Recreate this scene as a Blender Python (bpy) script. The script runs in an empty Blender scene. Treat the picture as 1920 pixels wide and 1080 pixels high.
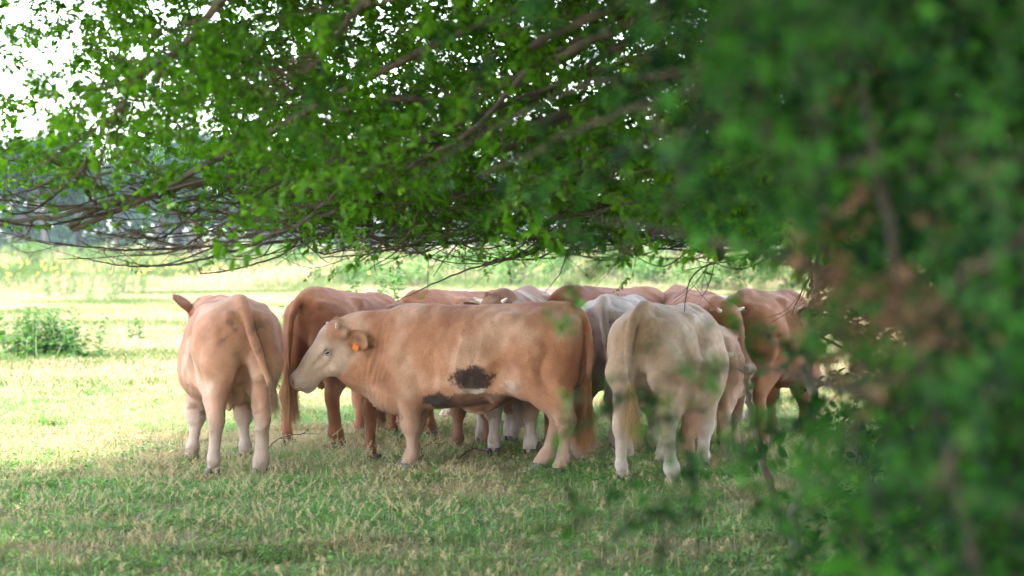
import bpy, math, random
import numpy as np
from mathutils import Matrix, Vector

sc = bpy.context.scene
# ------------------------------------------------------------------ camera
CAM_H = 1.70
HAZE = 0.0003
cd = bpy.data.cameras.new('camera')
cam = bpy.data.objects.new('camera', cd)
sc.collection.objects.link(cam)
sc.camera = cam
cd.sensor_width = 36.0
cd.lens = 85.0
cd.clip_start = 0.05
cd.clip_end = 3000.0
cam.location = (0, 0, CAM_H)
cam.rotation_euler = (math.radians(90 - 1.07), 0, 0)
cd.dof.use_dof = True
cd.dof.focus_distance = 17.2
cd.dof.aperture_fstop = 2.8
cd.dof.aperture_blades = 9
FPX = 85.0 / 36.0 * 1920       # focal length in photograph pixels
HORIZON = 455.0

# ------------------------------------------------------------------ sky and sun
SUN_EL, SUN_AZ = 52.0, 205.0    # azimuth in degrees clockwise from +Y (behind the camera, a little to its left)
world = bpy.data.worlds.new('World')
sc.world = world
world.use_nodes = True
wn = world.node_tree
bg = wn.nodes['Background']
sky = wn.nodes.new('ShaderNodeTexSky')
sky.sky_type = 'NISHITA'
sky.sun_disc = False
sky.sun_elevation = math.radians(SUN_EL)
sky.sun_rotation = math.radians(SUN_AZ)
sky.air_density = 1.0
sky.dust_density = 1.0
sky.ozone_density = 1.0
hz_ = wn.nodes.new('ShaderNodeHueSaturation')      # thin white summer haze: a paler blue
hz_.inputs['Saturation'].default_value = 0.55
wn.links.new(sky.outputs[0], hz_.inputs['Color'])
wn.links.new(hz_.outputs[0], bg.inputs[0])
bg.inputs[1].default_value = 0.15
sl = bpy.data.lights.new('sun', 'SUN')
sl.energy = 2.05
sl.angle = math.radians(0.5)
sl.color = (1.0, 0.955, 0.88)
so = bpy.data.objects.new('sun', sl)
sc.collection.objects.link(so)
_el, _az = math.radians(SUN_EL), math.radians(SUN_AZ)
_sd = Vector((math.sin(_az) * math.cos(_el), math.cos(_az) * math.cos(_el), math.sin(_el)))
so.rotation_euler = (-_sd).to_track_quat('-Z', 'Y').to_euler()
sc.view_settings.view_transform = 'Standard'
sc.view_settings.look = 'None'
sc.view_settings.gamma = 1.0
sc.view_settings.use_curve_mapping = False
sc.view_settings.exposure = 3.15
cy = sc.cycles
cy.max_bounces = 7
cy.diffuse_bounces = 4
cy.transmission_bounces = 6
cy.glossy_bounces = 2
cy.volume_bounces = 0
cy.caustics_reflective = False
cy.caustics_refractive = False
cy.use_denoising = True
cy.denoising_prefilter = 'ACCURATE'
cy.sample_clamp_indirect = 6.0

def at(px, py, D):
    """world point seen at photograph pixel (px, py), D metres ahead of the camera"""
    return np.array([(px - 960) / FPX * D, D, CAM_H - (py - HORIZON) / FPX * D])

def ground_z(x, y):
    x = np.asarray(x, float); y = np.asarray(y, float)
    t = np.clip((y - 75) / 130.0, 0, 1)
    far = .62 * t * t * (3 - 2 * t) + np.clip(y - 205, 0, None) * .006
    near = .02 * np.sin(x * 1.1 + .6 * np.sin(y * .5)) * np.sin(y * .73 + 1.0) + .012 * np.sin(x * 2.9 + y * 1.7)
    r = far + near * np.clip((60 - y) / 30, 0, 1)
    return float(r) if r.ndim == 0 else r

def foot(px, py):
    """ground point seen at pixel (px, py), near range"""
    D = CAM_H * FPX / (py - HORIZON)
    return ((px - 960) / FPX * D, D)
# ------------------------------------------------------------------ helpers
import bmesh
C = bpy.context.scene.collection
R_ = math.radians

def rng(seed):
    return np.random.default_rng(seed)

def mesh_np(name, V, F, mat=None, smooth=False, attrs=None):
    """V (n,3); F list of (m,k) integer arrays (k = 3 or 4)."""
    me = bpy.data.meshes.new(name)
    V = np.asarray(V, dtype=np.float32)
    if not isinstance(F, (list, tuple)):
        F = [F]
    F = [np.asarray(f, dtype=np.int32) for f in F if len(f)]
    me.vertices.add(len(V))
    me.vertices.foreach_set('co', V.ravel())
    nl = sum(f.size for f in F)
    npol = sum(len(f) for f in F)
    me.loops.add(nl)
    me.polygons.add(npol)
    me.loops.foreach_set('vertex_index', np.concatenate([f.ravel() for f in F]))
    sizes = np.concatenate([np.full(len(f), f.shape[1], dtype=np.int32) for f in F])
    starts = np.concatenate([[0], np.cumsum(sizes)[:-1]]).astype(np.int32)
    me.polygons.foreach_set('loop_start', starts)
    me.update(calc_edges=True)
    if smooth:
        me.polygons.foreach_set('use_smooth', np.ones(npol, dtype=bool))
    if attrs:
        for an, arr in attrs.items():
            arr = np.asarray(arr, dtype=np.float32)
            if arr.ndim == 2:
                a = me.attributes.new(an, 'FLOAT_COLOR', 'POINT')
                if arr.shape[1] == 3:
                    arr = np.concatenate([arr, np.ones((len(arr), 1), np.float32)], 1)
                a.data.foreach_set('color', arr.ravel())
            else:
                a = me.attributes.new(an, 'FLOAT', 'POINT')
                a.data.foreach_set('value', arr)
    if mat is not None:
        me.materials.append(mat)
    me.validate()
    return me

def link(name, me, parent=None, loc=None, **props):
    o = bpy.data.objects.new(name, me)
    C.objects.link(o)
    if parent is not None:
        o.parent = parent
    if loc is not None:
        o.location = loc
    for k, v in props.items():
        o[k] = v
    return o

def thing(name, label, category, loc=(0, 0, 0), rotz=0.0, scale=1.0, group=None):
    o = bpy.data.objects.new(name, None)
    C.objects.link(o)
    o.location = loc
    o.rotation_euler = (0, 0, rotz)
    o.scale = (scale,) * 3
    o['label'] = label
    o['category'] = category
    if group:
        o['group'] = group
    return o

def norm(v):
    v = np.asarray(v, float)
    return v / (np.linalg.norm(v, axis=-1, keepdims=True) + 1e-12)

def catmull(P, n):
    """resample control points P (k,d) with a Catmull-Rom spline, n points."""
    P = np.asarray(P, float)
    if len(P) == 2:
        t = np.linspace(0, 1, n)[:, None]
        return P[0] * (1 - t) + P[1] * t
    Q = np.vstack([2 * P[0] - P[1], P, 2 * P[-1] - P[-2]])
    t = np.linspace(0, len(P) - 1 - 1e-6, n)
    i = t.astype(int)
    u = (t - i)[:, None]
    a, b, c, d = Q[i], Q[i + 1], Q[i + 2], Q[i + 3]
    return 0.5 * ((2 * b) + (c - a) * u + (2 * a - 5 * b + 4 * c - d) * u ** 2 + (3 * b - a - 3 * c + d) * u ** 3)

class Tubes:
    """collects many tapered tubes into one mesh"""
    def __init__(self):
        self.V, self.F, self.n = [], [], 0
    def add(self, P, r, sides=6):
        P = np.asarray(P, float)
        r = np.broadcast_to(np.asarray(r, float), (len(P),))
        T = norm(np.gradient(P, axis=0))
        up = np.array([0.13, 0.21, 1.0]) if abs(T[0][2]) < 0.9 else np.array([1.0, 0.2, 0.1])
        a = norm(np.cross(T, up))
        b = np.cross(T, a)
        th = np.linspace(0, 2 * np.pi, sides, endpoint=False)
        ring = P[:, None, :] + r[:, None, None] * (np.cos(th)[None, :, None] * a[:, None, :] + np.sin(th)[None, :, None] * b[:, None, :])
        m = len(P)
        V = ring.reshape(-1, 3)
        i = np.arange(m - 1)[:, None] * sides
        j = np.arange(sides)[None, :]
        jn = (j + 1) % sides
        F = np.stack([i + j, i + jn, i + sides + jn, i + sides + j], -1).reshape(-1, 4) + self.n
        tip = np.array([P[-1] + T[-1] * r[-1]])
        k = self.n + (m - 1) * sides
        cap = np.stack([k + np.arange(sides), k + (np.arange(sides) + 1) % sides, np.full(sides, self.n + len(V))], -1)
        self.V += [V, tip]
        self.F.append(F)
        self.F.append(cap)
        self.n += len(V) + 1
    def mesh(self, name, mat):
        V = np.vstack(self.V)
        q = [f for f in self.F if f.shape[1] == 4]
        t = [f for f in self.F if f.shape[1] == 3]
        return mesh_np(name, V, [np.vstack(q), np.vstack(t)], mat, smooth=True)

# ------------------------------------------------------------------ materials
def mat_new(name):
    m = bpy.data.materials.new(name)
    m.use_nodes = True
    nt = m.node_tree
    for n in list(nt.nodes):
        nt.nodes.remove(n)
    out = nt.nodes.new('ShaderNodeOutputMaterial')
    return m, nt, out

def nd(nt, typ, **kw):
    n = nt.nodes.new(typ)
    for k, v in kw.items():
        if k.startswith('i_'):
            n.inputs[k[2:].replace('_', ' ')].default_value = v
        else:
            setattr(n, k, v)
    return n

def ramp(nt, stops, interp='LINEAR'):
    n = nt.nodes.new('ShaderNodeValToRGB')
    n.color_ramp.interpolation = interp
    e = n.color_ramp.elements
    while len(e) > 1:
        e.remove(e[-1])
    e[0].position, e[0].color = stops[0][0], (*stops[0][1], 1)
    for p, c in stops[1:]:
        k = e.new(p)
        k.color = (*c, 1)
    return n

def mixc(nt, fac, a, b, blend='MIX'):
    n = nt.nodes.new('ShaderNodeMix')
    n.data_type = 'RGBA'
    n.blend_type = blend
    for key, v in (('Factor', fac), ('A', a), ('B', b)):
        idx = {'Factor': 0, 'A': 6, 'B': 7}[key]
        s = n.inputs[idx]
        if isinstance(v, bpy.types.NodeSocket):
            nt.links.new(v, s)
        elif isinstance(v, (int, float)):
            s.default_value = v
        else:
            s.default_value = (*v, 1)
    return n.outputs[2]

def leaf_material(name, ca, cb, cc, trans=0.45, rough=0.42, scale=1.1, spec=0.5, gloss=True):
    """thin leaf: diffuse + translucent + a waxy gloss; hue drifts from clump to clump and leaf to leaf"""
    m, nt, out = mat_new(name)
    geo = nd(nt, 'ShaderNodeNewGeometry')
    at = nd(nt, 'ShaderNodeAttribute', attribute_name='tint')
    nz = nd(nt, 'ShaderNodeTexNoise', i_Scale=scale, i_Detail=3.0)
    nt.links.new(geo.outputs['Position'], nz.inputs['Vector'])
    mx = nd(nt, 'ShaderNodeMath', operation='MULTIPLY_ADD')
    nt.links.new(nz.outputs['Fac'], mx.inputs[0])
    mx.inputs[1].default_value = 0.9
    sub = nd(nt, 'ShaderNodeMath', operation='MULTIPLY_ADD')
    nt.links.new(at.outputs['Fac'], sub.inputs[0])
    sub.inputs[1].default_value = 0.55
    sub.inputs[2].default_value = -0.2
    nt.links.new(sub.outputs[0], mx.inputs[2])
    rp = ramp(nt, [(0.25, ca), (0.5, cb), (0.78, cc)])
    nt.links.new(mx.outputs[0], rp.inputs[0])
    bs = nd(nt, 'ShaderNodeBsdfPrincipled', i_Roughness=rough)
    bs.inputs['Specular IOR Level'].default_value = spec
    nt.links.new(rp.outputs[0], bs.inputs['Base Color'])
    tr = nd(nt, 'ShaderNodeBsdfTranslucent')
    tc = mixc(nt, 1.0, rp.outputs[0], (1.25, 1.55, 0.5), 'MULTIPLY')
    nt.links.new(tc, tr.inputs['Color'])
    ms = nd(nt, 'ShaderNodeMixShader')
    ms.inputs[0].default_value = trans
    nt.links.new(bs.outputs[0], ms.inputs[1])
    nt.links.new(tr.outputs[0], ms.inputs[2])
    nt.links.new(ms.outputs[0], out.inputs['Surface'])
    return m

def bark_material(name, ca, cb, scale=9.0, rough=0.9):
    m, nt, out = mat_new(name)
    tc = nd(nt, 'ShaderNodeTexCoord')
    nz = nd(nt, 'ShaderNodeTexNoise', i_Scale=scale, i_Detail=6.0, i_Roughness=0.65)
    nt.links.new(tc.outputs['Object'], nz.inputs['Vector'])
    rp = ramp(nt, [(0.3, ca), (0.68, cb)])
    nt.links.new(nz.outputs['Fac'], rp.inputs[0])
    bs = nd(nt, 'ShaderNodeBsdfPrincipled', i_Roughness=rough)
    nt.links.new(rp.outputs[0], bs.inputs['Base Color'])
    n2 = nd(nt, 'ShaderNodeTexNoise', i_Scale=scale * 6, i_Detail=4.0)
    nt.links.new(tc.outputs['Object'], n2.inputs['Vector'])
    bp = nd(nt, 'ShaderNodeBump', i_Strength=0.5, i_Distance=0.01)
    nt.links.new(n2.outputs['Fac'], bp.inputs['Height'])
    nt.links.new(bp.outputs[0], bs.inputs['Normal'])
    nt.links.new(bs.outputs[0], out.inputs['Surface'])
    return m

def plain_material(name, col, rough=0.6, scale=40.0, var=0.15, spec=0.5):
    m, nt, out = mat_new(name)
    tc = nd(nt, 'ShaderNodeTexCoord')
    nz = nd(nt, 'ShaderNodeTexNoise', i_Scale=scale, i_Detail=3.0)
    nt.links.new(tc.outputs['Object'], nz.inputs['Vector'])
    rp = ramp(nt, [(0.3, tuple(c * (1 - var) for c in col)), (0.7, tuple(min(1, c * (1 + var)) for c in col))])
    nt.links.new(nz.outputs['Fac'], rp.inputs[0])
    bs = nd(nt, 'ShaderNodeBsdfPrincipled', i_Roughness=rough)
    bs.inputs['Specular IOR Level'].default_value = spec
    nt.links.new(rp.outputs[0], bs.inputs['Base Color'])
    nt.links.new(bs.outputs[0], out.inputs['Surface'])
    return m

def leaf_batch(centres, normals, axes, size, g, kind='oak'):
    """many small leaves as one mesh: each a folded, pointed blade of 4 triangles"""
    n = len(centres)
    a = norm(axes); nn = norm(normals - a * (normals * a).sum(1, keepdims=True)); b = np.cross(a, nn)
    L = size[:, None]; W = L * .27
    fold = nn * L * .07
    p0 = centres
    p1 = centres + a * L * .30 + b * W * .80 + fold
    p2 = centres + a * L * .68 + b * W * .95 + fold
    p3 = centres + a * L - nn * L * .10
    p4 = centres + a * L * .68 - b * W * .95 + fold
    p5 = centres + a * L * .30 - b * W * .80 + fold
    V = np.stack([p0, p1, p2, p3, p4, p5], 1).reshape(-1, 3)
    k = (np.arange(n) * 6)[:, None]
    Q = np.vstack([np.hstack([k, k + 1, k + 2, k + 3]), np.hstack([k, k + 3, k + 4, k + 5])])
    tint = np.repeat(g.random(n), 6)
    return V, Q, tint

# ------------------------------------------------------------------ ground
def ground_mat():
    m, nt, out = mat_new('meadow_soil')
    geo = nd(nt, 'ShaderNodeNewGeometry')
    n1 = nd(nt, 'ShaderNodeTexNoise', i_Scale=0.35, i_Detail=6.0, i_Roughness=0.6)
    n2 = nd(nt, 'ShaderNodeTexNoise', i_Scale=9.0, i_Detail=6.0, i_Roughness=0.75)
    for n in (n1, n2):
        nt.links.new(geo.outputs['Position'], n.inputs['Vector'])
    r1 = ramp(nt, [(0.36, (.075, .105, .030)), (0.50, (.13, .13, .050)), (0.62, (.24, .19, .10))])
    nt.links.new(n1.outputs['Fac'], r1.inputs[0])
    r2 = ramp(nt, [(0.3, (.55, .5, .42)), (0.7, (1.3, 1.25, 1.15))])
    nt.links.new(n2.outputs['Fac'], r2.inputs[0])
    c = mixc(nt, 1.0, r1.outputs[0], r2.outputs[0], 'MULTIPLY')
    # far: mown, straw coloured strip and greener rough beyond
    sp = nd(nt, 'ShaderNodeSeparateXYZ')
    nt.links.new(geo.outputs['Position'], sp.inputs[0])
    mr = nd(nt, 'ShaderNodeMapRange')
    mr.inputs['From Min'].default_value = 30
    mr.inputs['From Max'].default_value = 48
    nt.links.new(sp.outputs['Y'], mr.inputs['Value'])
    straw = ramp(nt, [(0.36, (.075, .11, .035)), (0.50, (.14, .14, .065)), (0.62, (.24, .19, .11))])
    nt.links.new(n1.outputs['Fac'], straw.inputs[0])
    c2 = mixc(nt, mr.outputs[0], c, straw.outputs[0])
    bs = nd(nt, 'ShaderNodeBsdfPrincipled', i_Roughness=0.95)
    bs.inputs['Specular IOR Level'].default_value = 0.1
    nt.links.new(c2, bs.inputs['Base Color'])
    bp = nd(nt, 'ShaderNodeBump', i_Strength=0.8, i_Distance=0.05)
    nt.links.new(n2.outputs['Fac'], bp.inputs['Height'])
    nt.links.new(bp.outputs[0], bs.inputs['Normal'])
    nt.links.new(bs.outputs[0], out.inputs['Surface'])
    return m

def grid(xs, ys, zf):
    X, Y = np.meshgrid(xs, ys)
    V = np.stack([X, Y, zf(X, Y)], -1).reshape(-1, 3)
    nx, ny = len(xs), len(ys)
    i = (np.arange(ny - 1)[:, None] * nx + np.arange(nx - 1)[None, :]).reshape(-1, 1)
    return V, np.hstack([i, i + 1, i + nx + 1, i + nx])
xs = np.concatenate([np.linspace(-900, -40, 16)[:-1], np.linspace(-40, -9, 20)[:-1], np.linspace(-9, 9, 91), np.linspace(9, 40, 20)[1:], np.linspace(40, 900, 16)[1:]])
ys = np.concatenate([np.linspace(-120, 0, 10)[:-1], np.linspace(0, 40, 200)[:-1], np.linspace(40, 220, 70)[:-1], np.linspace(220, 1600, 16)])
V, F = grid(xs, ys, ground_z)
link('ground', mesh_np('ground', V, F, ground_mat(), True), kind='structure')

# ------------------------------------------------------------------ grass
def grass_material(name, g1, g2, s1, s2, dry_scale=0.9, thresh=(.44, .60), trans=.35):
    """green or dry by patch (world noise), each blade a little different"""
    m, nt, out = mat_new(name)
    geo = nd(nt, 'ShaderNodeNewGeometry')
    at = nd(nt, 'ShaderNodeAttribute', attribute_name='tint')
    ii = nd(nt, 'ShaderNodeAttribute', attribute_name='dry', attribute_type='INSTANCER')
    gr = mixc(nt, at.outputs['Fac'], g1, g2)
    st = mixc(nt, at.outputs['Fac'], s1, s2)
    ob = nd(nt, 'ShaderNodeMath', operation='ADD')
    nt.links.new(ii.outputs['Fac'], ob.inputs[0])
    bd = nd(nt, 'ShaderNodeAttribute', attribute_name='blade')
    nt.links.new(bd.outputs['Fac'], ob.inputs[1])
    mr = nd(nt, 'ShaderNodeMapRange')
    mr.inputs['From Min'].default_value = thresh[0]
    mr.inputs['From Max'].default_value = thresh[1]
    nt.links.new(ob.outputs[0], mr.inputs['Value'])
    c = mixc(nt, mr.outputs[0], gr, st)
    bs = nd(nt, 'ShaderNodeBsdfPrincipled', i_Roughness=0.55)
    bs.inputs['Specular IOR Level'].default_value = 0.3
    nt.links.new(c, bs.inputs['Base Color'])
    tr = nd(nt, 'ShaderNodeBsdfTranslucent')
    tc = mixc(nt, 1.0, c, (1.2, 1.3, .7), 'MULTIPLY')
    nt.links.new(tc, tr.inputs['Color'])
    ms = nd(nt, 'ShaderNodeMixShader')
    ms.inputs[0].default_value = trans
    nt.links.new(bs.outputs[0], ms.inputs[1])
    nt.links.new(tr.outputs[0], ms.inputs[2])
    nt.links.new(ms.outputs[0], out.inputs['Surface'])
    return m

GRASS = grass_material('grass_blades', (.115, .230, .060), (.260, .420, .140), (.33, .24, .14), (.52, .41, .28))
TALLG = grass_material('tall_grass', (.040, .100, .022), (.15, .20, .050), (.27, .20, .12), (.52, .40, .29), trans=.45)

def tuft(name, mat, n, spread, h0, h1, w, lean, seed, segs=3, heads=0, drymix=.24):
    """a tuft of curved blades; blade > 0 marks the drier ones"""
    g = rng(seed)
    V, Q, T3, tint, bl = [], [], [], [], []
    k = 0
    for i in range(n):
        a = g.uniform(0, 6.283); r = spread * math.sqrt(g.random())
        base = np.array([math.cos(a) * r, math.sin(a) * r, -.01])
        h = g.uniform(h0, h1)
        th = g.uniform(0, 6.283)
        d = np.array([math.cos(th), math.sin(th), 0]); s = np.array([-d[1], d[0], 0])
        ln = abs(g.normal(lean, lean * .5)) * h
        ww = w * g.uniform(.6, 1.3)
        dry = g.random() < drymix
        if dry: ln *= g.uniform(.6, 2.0)
        tt = g.random()
        for q in range(segs):
            t = q / segs
            c = base + np.array([0, 0, h * (t - .18 * t * t * (1 + ln / h))]) + d * ln * t * t
            wq = ww * (1 - .6 * t * t)
            V += [c - s * wq, c + s * wq]
        V.append(base + np.array([0, 0, h * (1 - .18 * (1 + ln / h))]) + d * ln)
        for q in range(segs - 1):
            Q.append([k + 2 * q, k + 2 * q + 1, k + 2 * q + 3, k + 2 * q + 2])
        T3.append([k + 2 * segs - 2, k + 2 * segs - 1, k + 2 * segs])
        m = 2 * segs + 1
        tint += [tt] * m
        bl += [(.22 if dry else -.05) + .05 * g.normal()] * m
        k += m
    for i in range(heads):      # feathery seed heads on thin stalks
        a = g.uniform(0, 6.283); r = spread * math.sqrt(g.random())
        base = np.array([math.cos(a) * r, math.sin(a) * r, 0]); h = h1 * g.uniform(.8, 1.5)
        d = np.array([math.cos(a), math.sin(a), 0]) * g.uniform(.3, 1.1) * h; h *= .8
        top = base + d + np.array([0, 0, h])
        s = np.array([-math.sin(a), math.cos(a), 0]) * .0012
        V += [base - s, base + s, top]; T3.append([k, k + 1, k + 2]); tint += [1.0] * 3; bl += [.35] * 3; k += 3
        ax = norm(top - base)
        for j in range(26):
            t = g.uniform(.70, 1.0)
            c = base + (top - base) * t
            dd = norm(g.normal(size=3) + ax * 1.2) * g.uniform(.008, .022) * (1.3 - t)* 2.2
            s = norm(np.cross(dd, g.normal(size=3))) * .0022
            V += [c - s, c + s, c + dd]; T3.append([k, k + 1, k + 2]); tint += [1.0] * 3; bl += [.5] * 3; k += 3
    F = [np.array(T3)] if not Q else [np.array(Q), np.array(T3)]
    me = mesh_np(name, np.array(V), F, mat, False, {'tint': np.array(tint), 'blade': np.array(bl)})
    return me

def scatter(name, meshes, pts, scales, rots, dry, label=None, parent=None):
    """one 'stuff' object: points carrying instances of the given tuft meshes"""
    me = bpy.data.meshes.new(name)
    me.vertices.add(len(pts))
    me.vertices.foreach_set('co', np.asarray(pts, np.float32).ravel())
    g = rng(5)
    rots = np.asarray(rots, float)
    if rots.ndim == 1:
        rots = np.stack([rots * 0, rots * 0, rots], -1)
    a = me.attributes.new('rot', 'FLOAT_VECTOR', 'POINT')
    a.data.foreach_set('vector', rots.astype(np.float32).ravel())
    for an, arr, ty in (('sc', scales, 'FLOAT'), ('dry', dry, 'FLOAT'), ('pick', g.integers(0, len(meshes), len(pts)), 'INT')):
        a = me.attributes.new(an, ty, 'POINT')
        a.data.foreach_set('value', np.asarray(arr, np.int32 if ty == 'INT' else np.float32))
    o = link(name, me, parent, kind='stuff')
    if label: o['label'] = label
    ng = bpy.data.node_groups.new(name, 'GeometryNodeTree')
    ng.interface.new_socket('Geometry', in_out='INPUT', socket_type='NodeSocketGeometry')
    ng.interface.new_socket('Geometry', in_out='OUTPUT', socket_type='NodeSocketGeometry')
    N = ng.nodes
    gi, go = N.new('NodeGroupInput'), N.new('NodeGroupOutput')
    iop = N.new('GeometryNodeInstanceOnPoints')
    join = N.new('GeometryNodeGeometryToInstance')
    for me2 in meshes[::-1]:
        # source meshes are kept in objects outside the scene's collections
        so_ = bpy.data.objects.new(me2.name, me2)
        oi = N.new('GeometryNodeObjectInfo')
        oi.inputs['Object'].default_value = so_
        oi.transform_space = 'ORIGINAL'
        ng.links.new(oi.outputs['Geometry'], join.inputs[0])
    def attr(an, dt):
        n = N.new('GeometryNodeInputNamedAttribute'); n.data_type = dt
        n.inputs['Name'].default_value = an
        return n.outputs['Attribute']
    ng.links.new(gi.outputs[0], iop.inputs['Points'])
    ng.links.new(join.outputs[0], iop.inputs['Instance'])
    iop.inputs['Pick Instance'].default_value = True
    ng.links.new(attr('pick', 'INT'), iop.inputs['Instance Index'])
    er = N.new('FunctionNodeEulerToRotation')
    ng.links.new(attr('rot', 'FLOAT_VECTOR'), er.inputs[0])
    ng.links.new(er.outputs[0], iop.inputs['Rotation'])
    ng.links.new(attr('sc', 'FLOAT'), iop.inputs['Scale'])
    ng.links.new(iop.outputs[0], go.inputs[0])
    md = o.modifiers.new('scatter', 'NODES')
    md.node_group = ng
    return o

def n2d(x, y, f, seed):
    """smooth 2-d noise about 0..1"""
    g = np.random.default_rng(seed)
    o = np.zeros_like(x)
    for k in range(6):
        a = g.random() * 6.283; ff = f * (0.6 + 1.1 * g.random())
        b = g.random() * 6.283
        o += np.sin((x * math.cos(a) + y * math.sin(a)) * ff * 6.283 + g.random() * 6.283 + 1.5 * np.sin((x * math.cos(b) + y * math.sin(b)) * ff * 3.7 + k))
    return .5 + o / 7.0

def wedge(n, d0, d1, side, seed, power=1.0):
    """points over the ground, d0..d1 ahead, a bit wider than the view"""
    g = rng(seed)
    u = g.random(n)
    d = (d0 ** (power + 1) + u * (d1 ** (power + 1) - d0 ** (power + 1))) ** (1 / (power + 1))
    x = (g.random(n) * 2 - 1) * (d * .212 + side)
    return x, d, g

def broad_tuft(seed):
    g = rng(seed)
    n = 34
    a = g.uniform(0, 6.283, n); r = .10 * np.sqrt(g.random(n))
    c = np.stack([np.cos(a) * r, np.sin(a) * r, g.uniform(.01, .07, n)], -1)
    th = g.uniform(0, 6.283, n)
    V, Q, tint = leaf_batch(c, g.normal(size=(n, 3)) * .5 + np.array([0, 0, 1]), np.stack([np.cos(th), np.sin(th), g.uniform(-.2, .9, n)], -1), g.uniform(.018, .042, n), g)
    return mesh_np('clover_tuft', V, [Q], GRASS, False, {'tint': tint, 'blade': np.full(len(V), -.12)})

t_near = [tuft('grass_tuft', GRASS, 30, .080, .045, .155, .0024, .9, 100 + i) for i in range(5)] + \
         [tuft('grass_tuft', GRASS, 22, .08, .03, .12, .0022, .8, 120 + i, heads=1) for i in range(1)] + \
         [broad_tuft(180 + i) for i in range(1)] + \
     [tuft('grass_tuft', GRASS, 24, .09, .012, .05, .0018, 1.2, 140 + i, drymix=.6) for i in range(1)]
x, d, g = wedge(60000, 10.5, 27.0, .6, 1, power=.6)
dry = n2d(x, d, .35, 3) * .40 + n2d(x, d, 1.3, 4) * .35 + n2d(x, d, 3.1, 5) * .25 + g.normal(size=len(x)) * .07 - .03
# trampled, bare strip on the left where the light falls through, and among the legs
bare = np.exp(-(((x + 3.0) / 1.9) ** 2 + ((d - 20.3) / 1.0) ** 2)) + .8 * np.exp(-(((x + 1.5) / .8) ** 2 + ((d - 18.2) / .8) ** 2)) + .5 * np.exp(-(((x - .2) / 2.4) ** 2 + ((d - 19.6) / 1.4) ** 2))
keep = g.random(len(x)) > bare * .8 + np.clip(dry - .66, 0, 1) * 1.4
x, d, dry, bare = x[keep], d[keep], dry[keep], bare[keep]
dry = dry + bare * .3
s = g.uniform(.55, 1.25, len(x)) * (1 - .35 * np.clip(bare, 0, 1)) * (.75 + .6 * n2d(x, d, .8, 9))
scatter('grass', t_near, np.stack([x, d, ground_z(x, d)], -1), s, g.uniform(0, 6.283, len(x)), dry)
# feathery seed heads, mostly left of the herd
t_head = [tuft('grass_plume', GRASS, 8, .10, .08, .16, .002, .5, 160 + i, heads=5, drymix=.3) for i in range(3)]
x, d, g = wedge(2200, 13.0, 30.0, .6, 2)
k = n2d(x, d, .4, 21) + np.where(x < -.5, .25, -.18) > .62
x, d = x[k], d[k]
scatter('seeding_grass', t_head, np.stack([x, d, ground_z(x, d)], -1), g.uniform(.8, 1.25, len(x)), g.uniform(0, 6.283, len(x)), np.full(len(x), .2))
# middle distance, sunlit pasture
t_mid = [tuft('pasture_tuft', TALLG, 34, .22, .05, .17, .006, .7, 200 + i, segs=2, drymix=.35) for i in range(5)]
x, d, g = wedge(52000, 25.0, 112.0, 1.5, 3, power=.9)
dry = n2d(x, d, .12, 31) * .7 + n2d(x, d, .6, 32) * .4 - .12 + np.clip((d - 32) / 25, 0, 1) * .16
keep = g.random(len(x)) > np.clip(dry - .62, 0, 1) * 1.6
x, d, dry = x[keep], d[keep], dry[keep]
scatter('pasture', t_mid, np.stack([x, d, ground_z(x, d)], -1), g.uniform(.6, 1.3, len(x)), g.uniform(0, 6.283, len(x)), dry)
# tall rough grass further off
t_far = [tuft('rough_tuft', TALLG, 30, .45, .35, .95, .016, .35, 220 + i, segs=2, drymix=.4) for i in range(5)]
x, d, g = wedge(26000, 74.0, 205.0, 6, 4, power=.7)
edge = 74 + 16 * n2d(x, d * 0, .05, 41) + 5 * n2d(x, d * 0, .25, 42)
keep = d > edge
x, d = x[keep], d[keep]
dry = n2d(x, d * .5, .06, 43) * .8 - .05
scatter('rough_grass', t_far, np.stack([x, d, ground_z(x, d)], -1), g.uniform(.6, 1.25, len(x)) * (.6 + .7 * n2d(x, d, .09, 44)) * np.clip((d - 74) / 34, .22, 1), g.uniform(0, 6.283, len(x)), dry)
# ------------------------------------------------------------------ leaves
LEAF = leaf_material('tree_leaves', (.045, .125, .012), (.105, .265, .015), (.200, .400, .030), trans=.56, rough=.38, scale=.9, spec=.4)
LEAF_N = leaf_material('near_leaves_shaded', (.002, .012, .006), (.007, .042, .011), (.045, .165, .016), trans=.30, rough=.55, scale=1.6, spec=.2)  # albedo cut far below the tree's leaves; deep shade is put into colour
LEAF_D = leaf_material('dead_leaves', (.13, .055, .035), (.21, .10, .06), (.30, .16, .10), trans=.25, rough=.7, scale=2.0)
NEARBARK = bark_material('shrub_bark', (.020, .014, .010), (.075, .052, .036), 12)
BARK = bark_material('bark', (.045, .032, .024), (.15, .115, .085), 7)
TWIG = bark_material('twig_bark', (.050, .034, .024), (.16, .11, .075), 14)

def droop_path(p0, p1, sag, g, n=14, wob=.05):
    p0, p1 = np.array(p0, float), np.array(p1, float)
    L = np.linalg.norm(p1 - p0)
    t = np.linspace(0, 1, n)[:, None]
    P = p0 * (1 - t) + p1 * t
    P[:, 2] += sag * L * (4 * t[:, 0] * (1 - t[:, 0]))
    ctrl = g.normal(size=(5, 3)) * wob * L; ctrl[0] = 0; ctrl[-1] *= .4
    P += catmull(ctrl, n)
    return P

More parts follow.
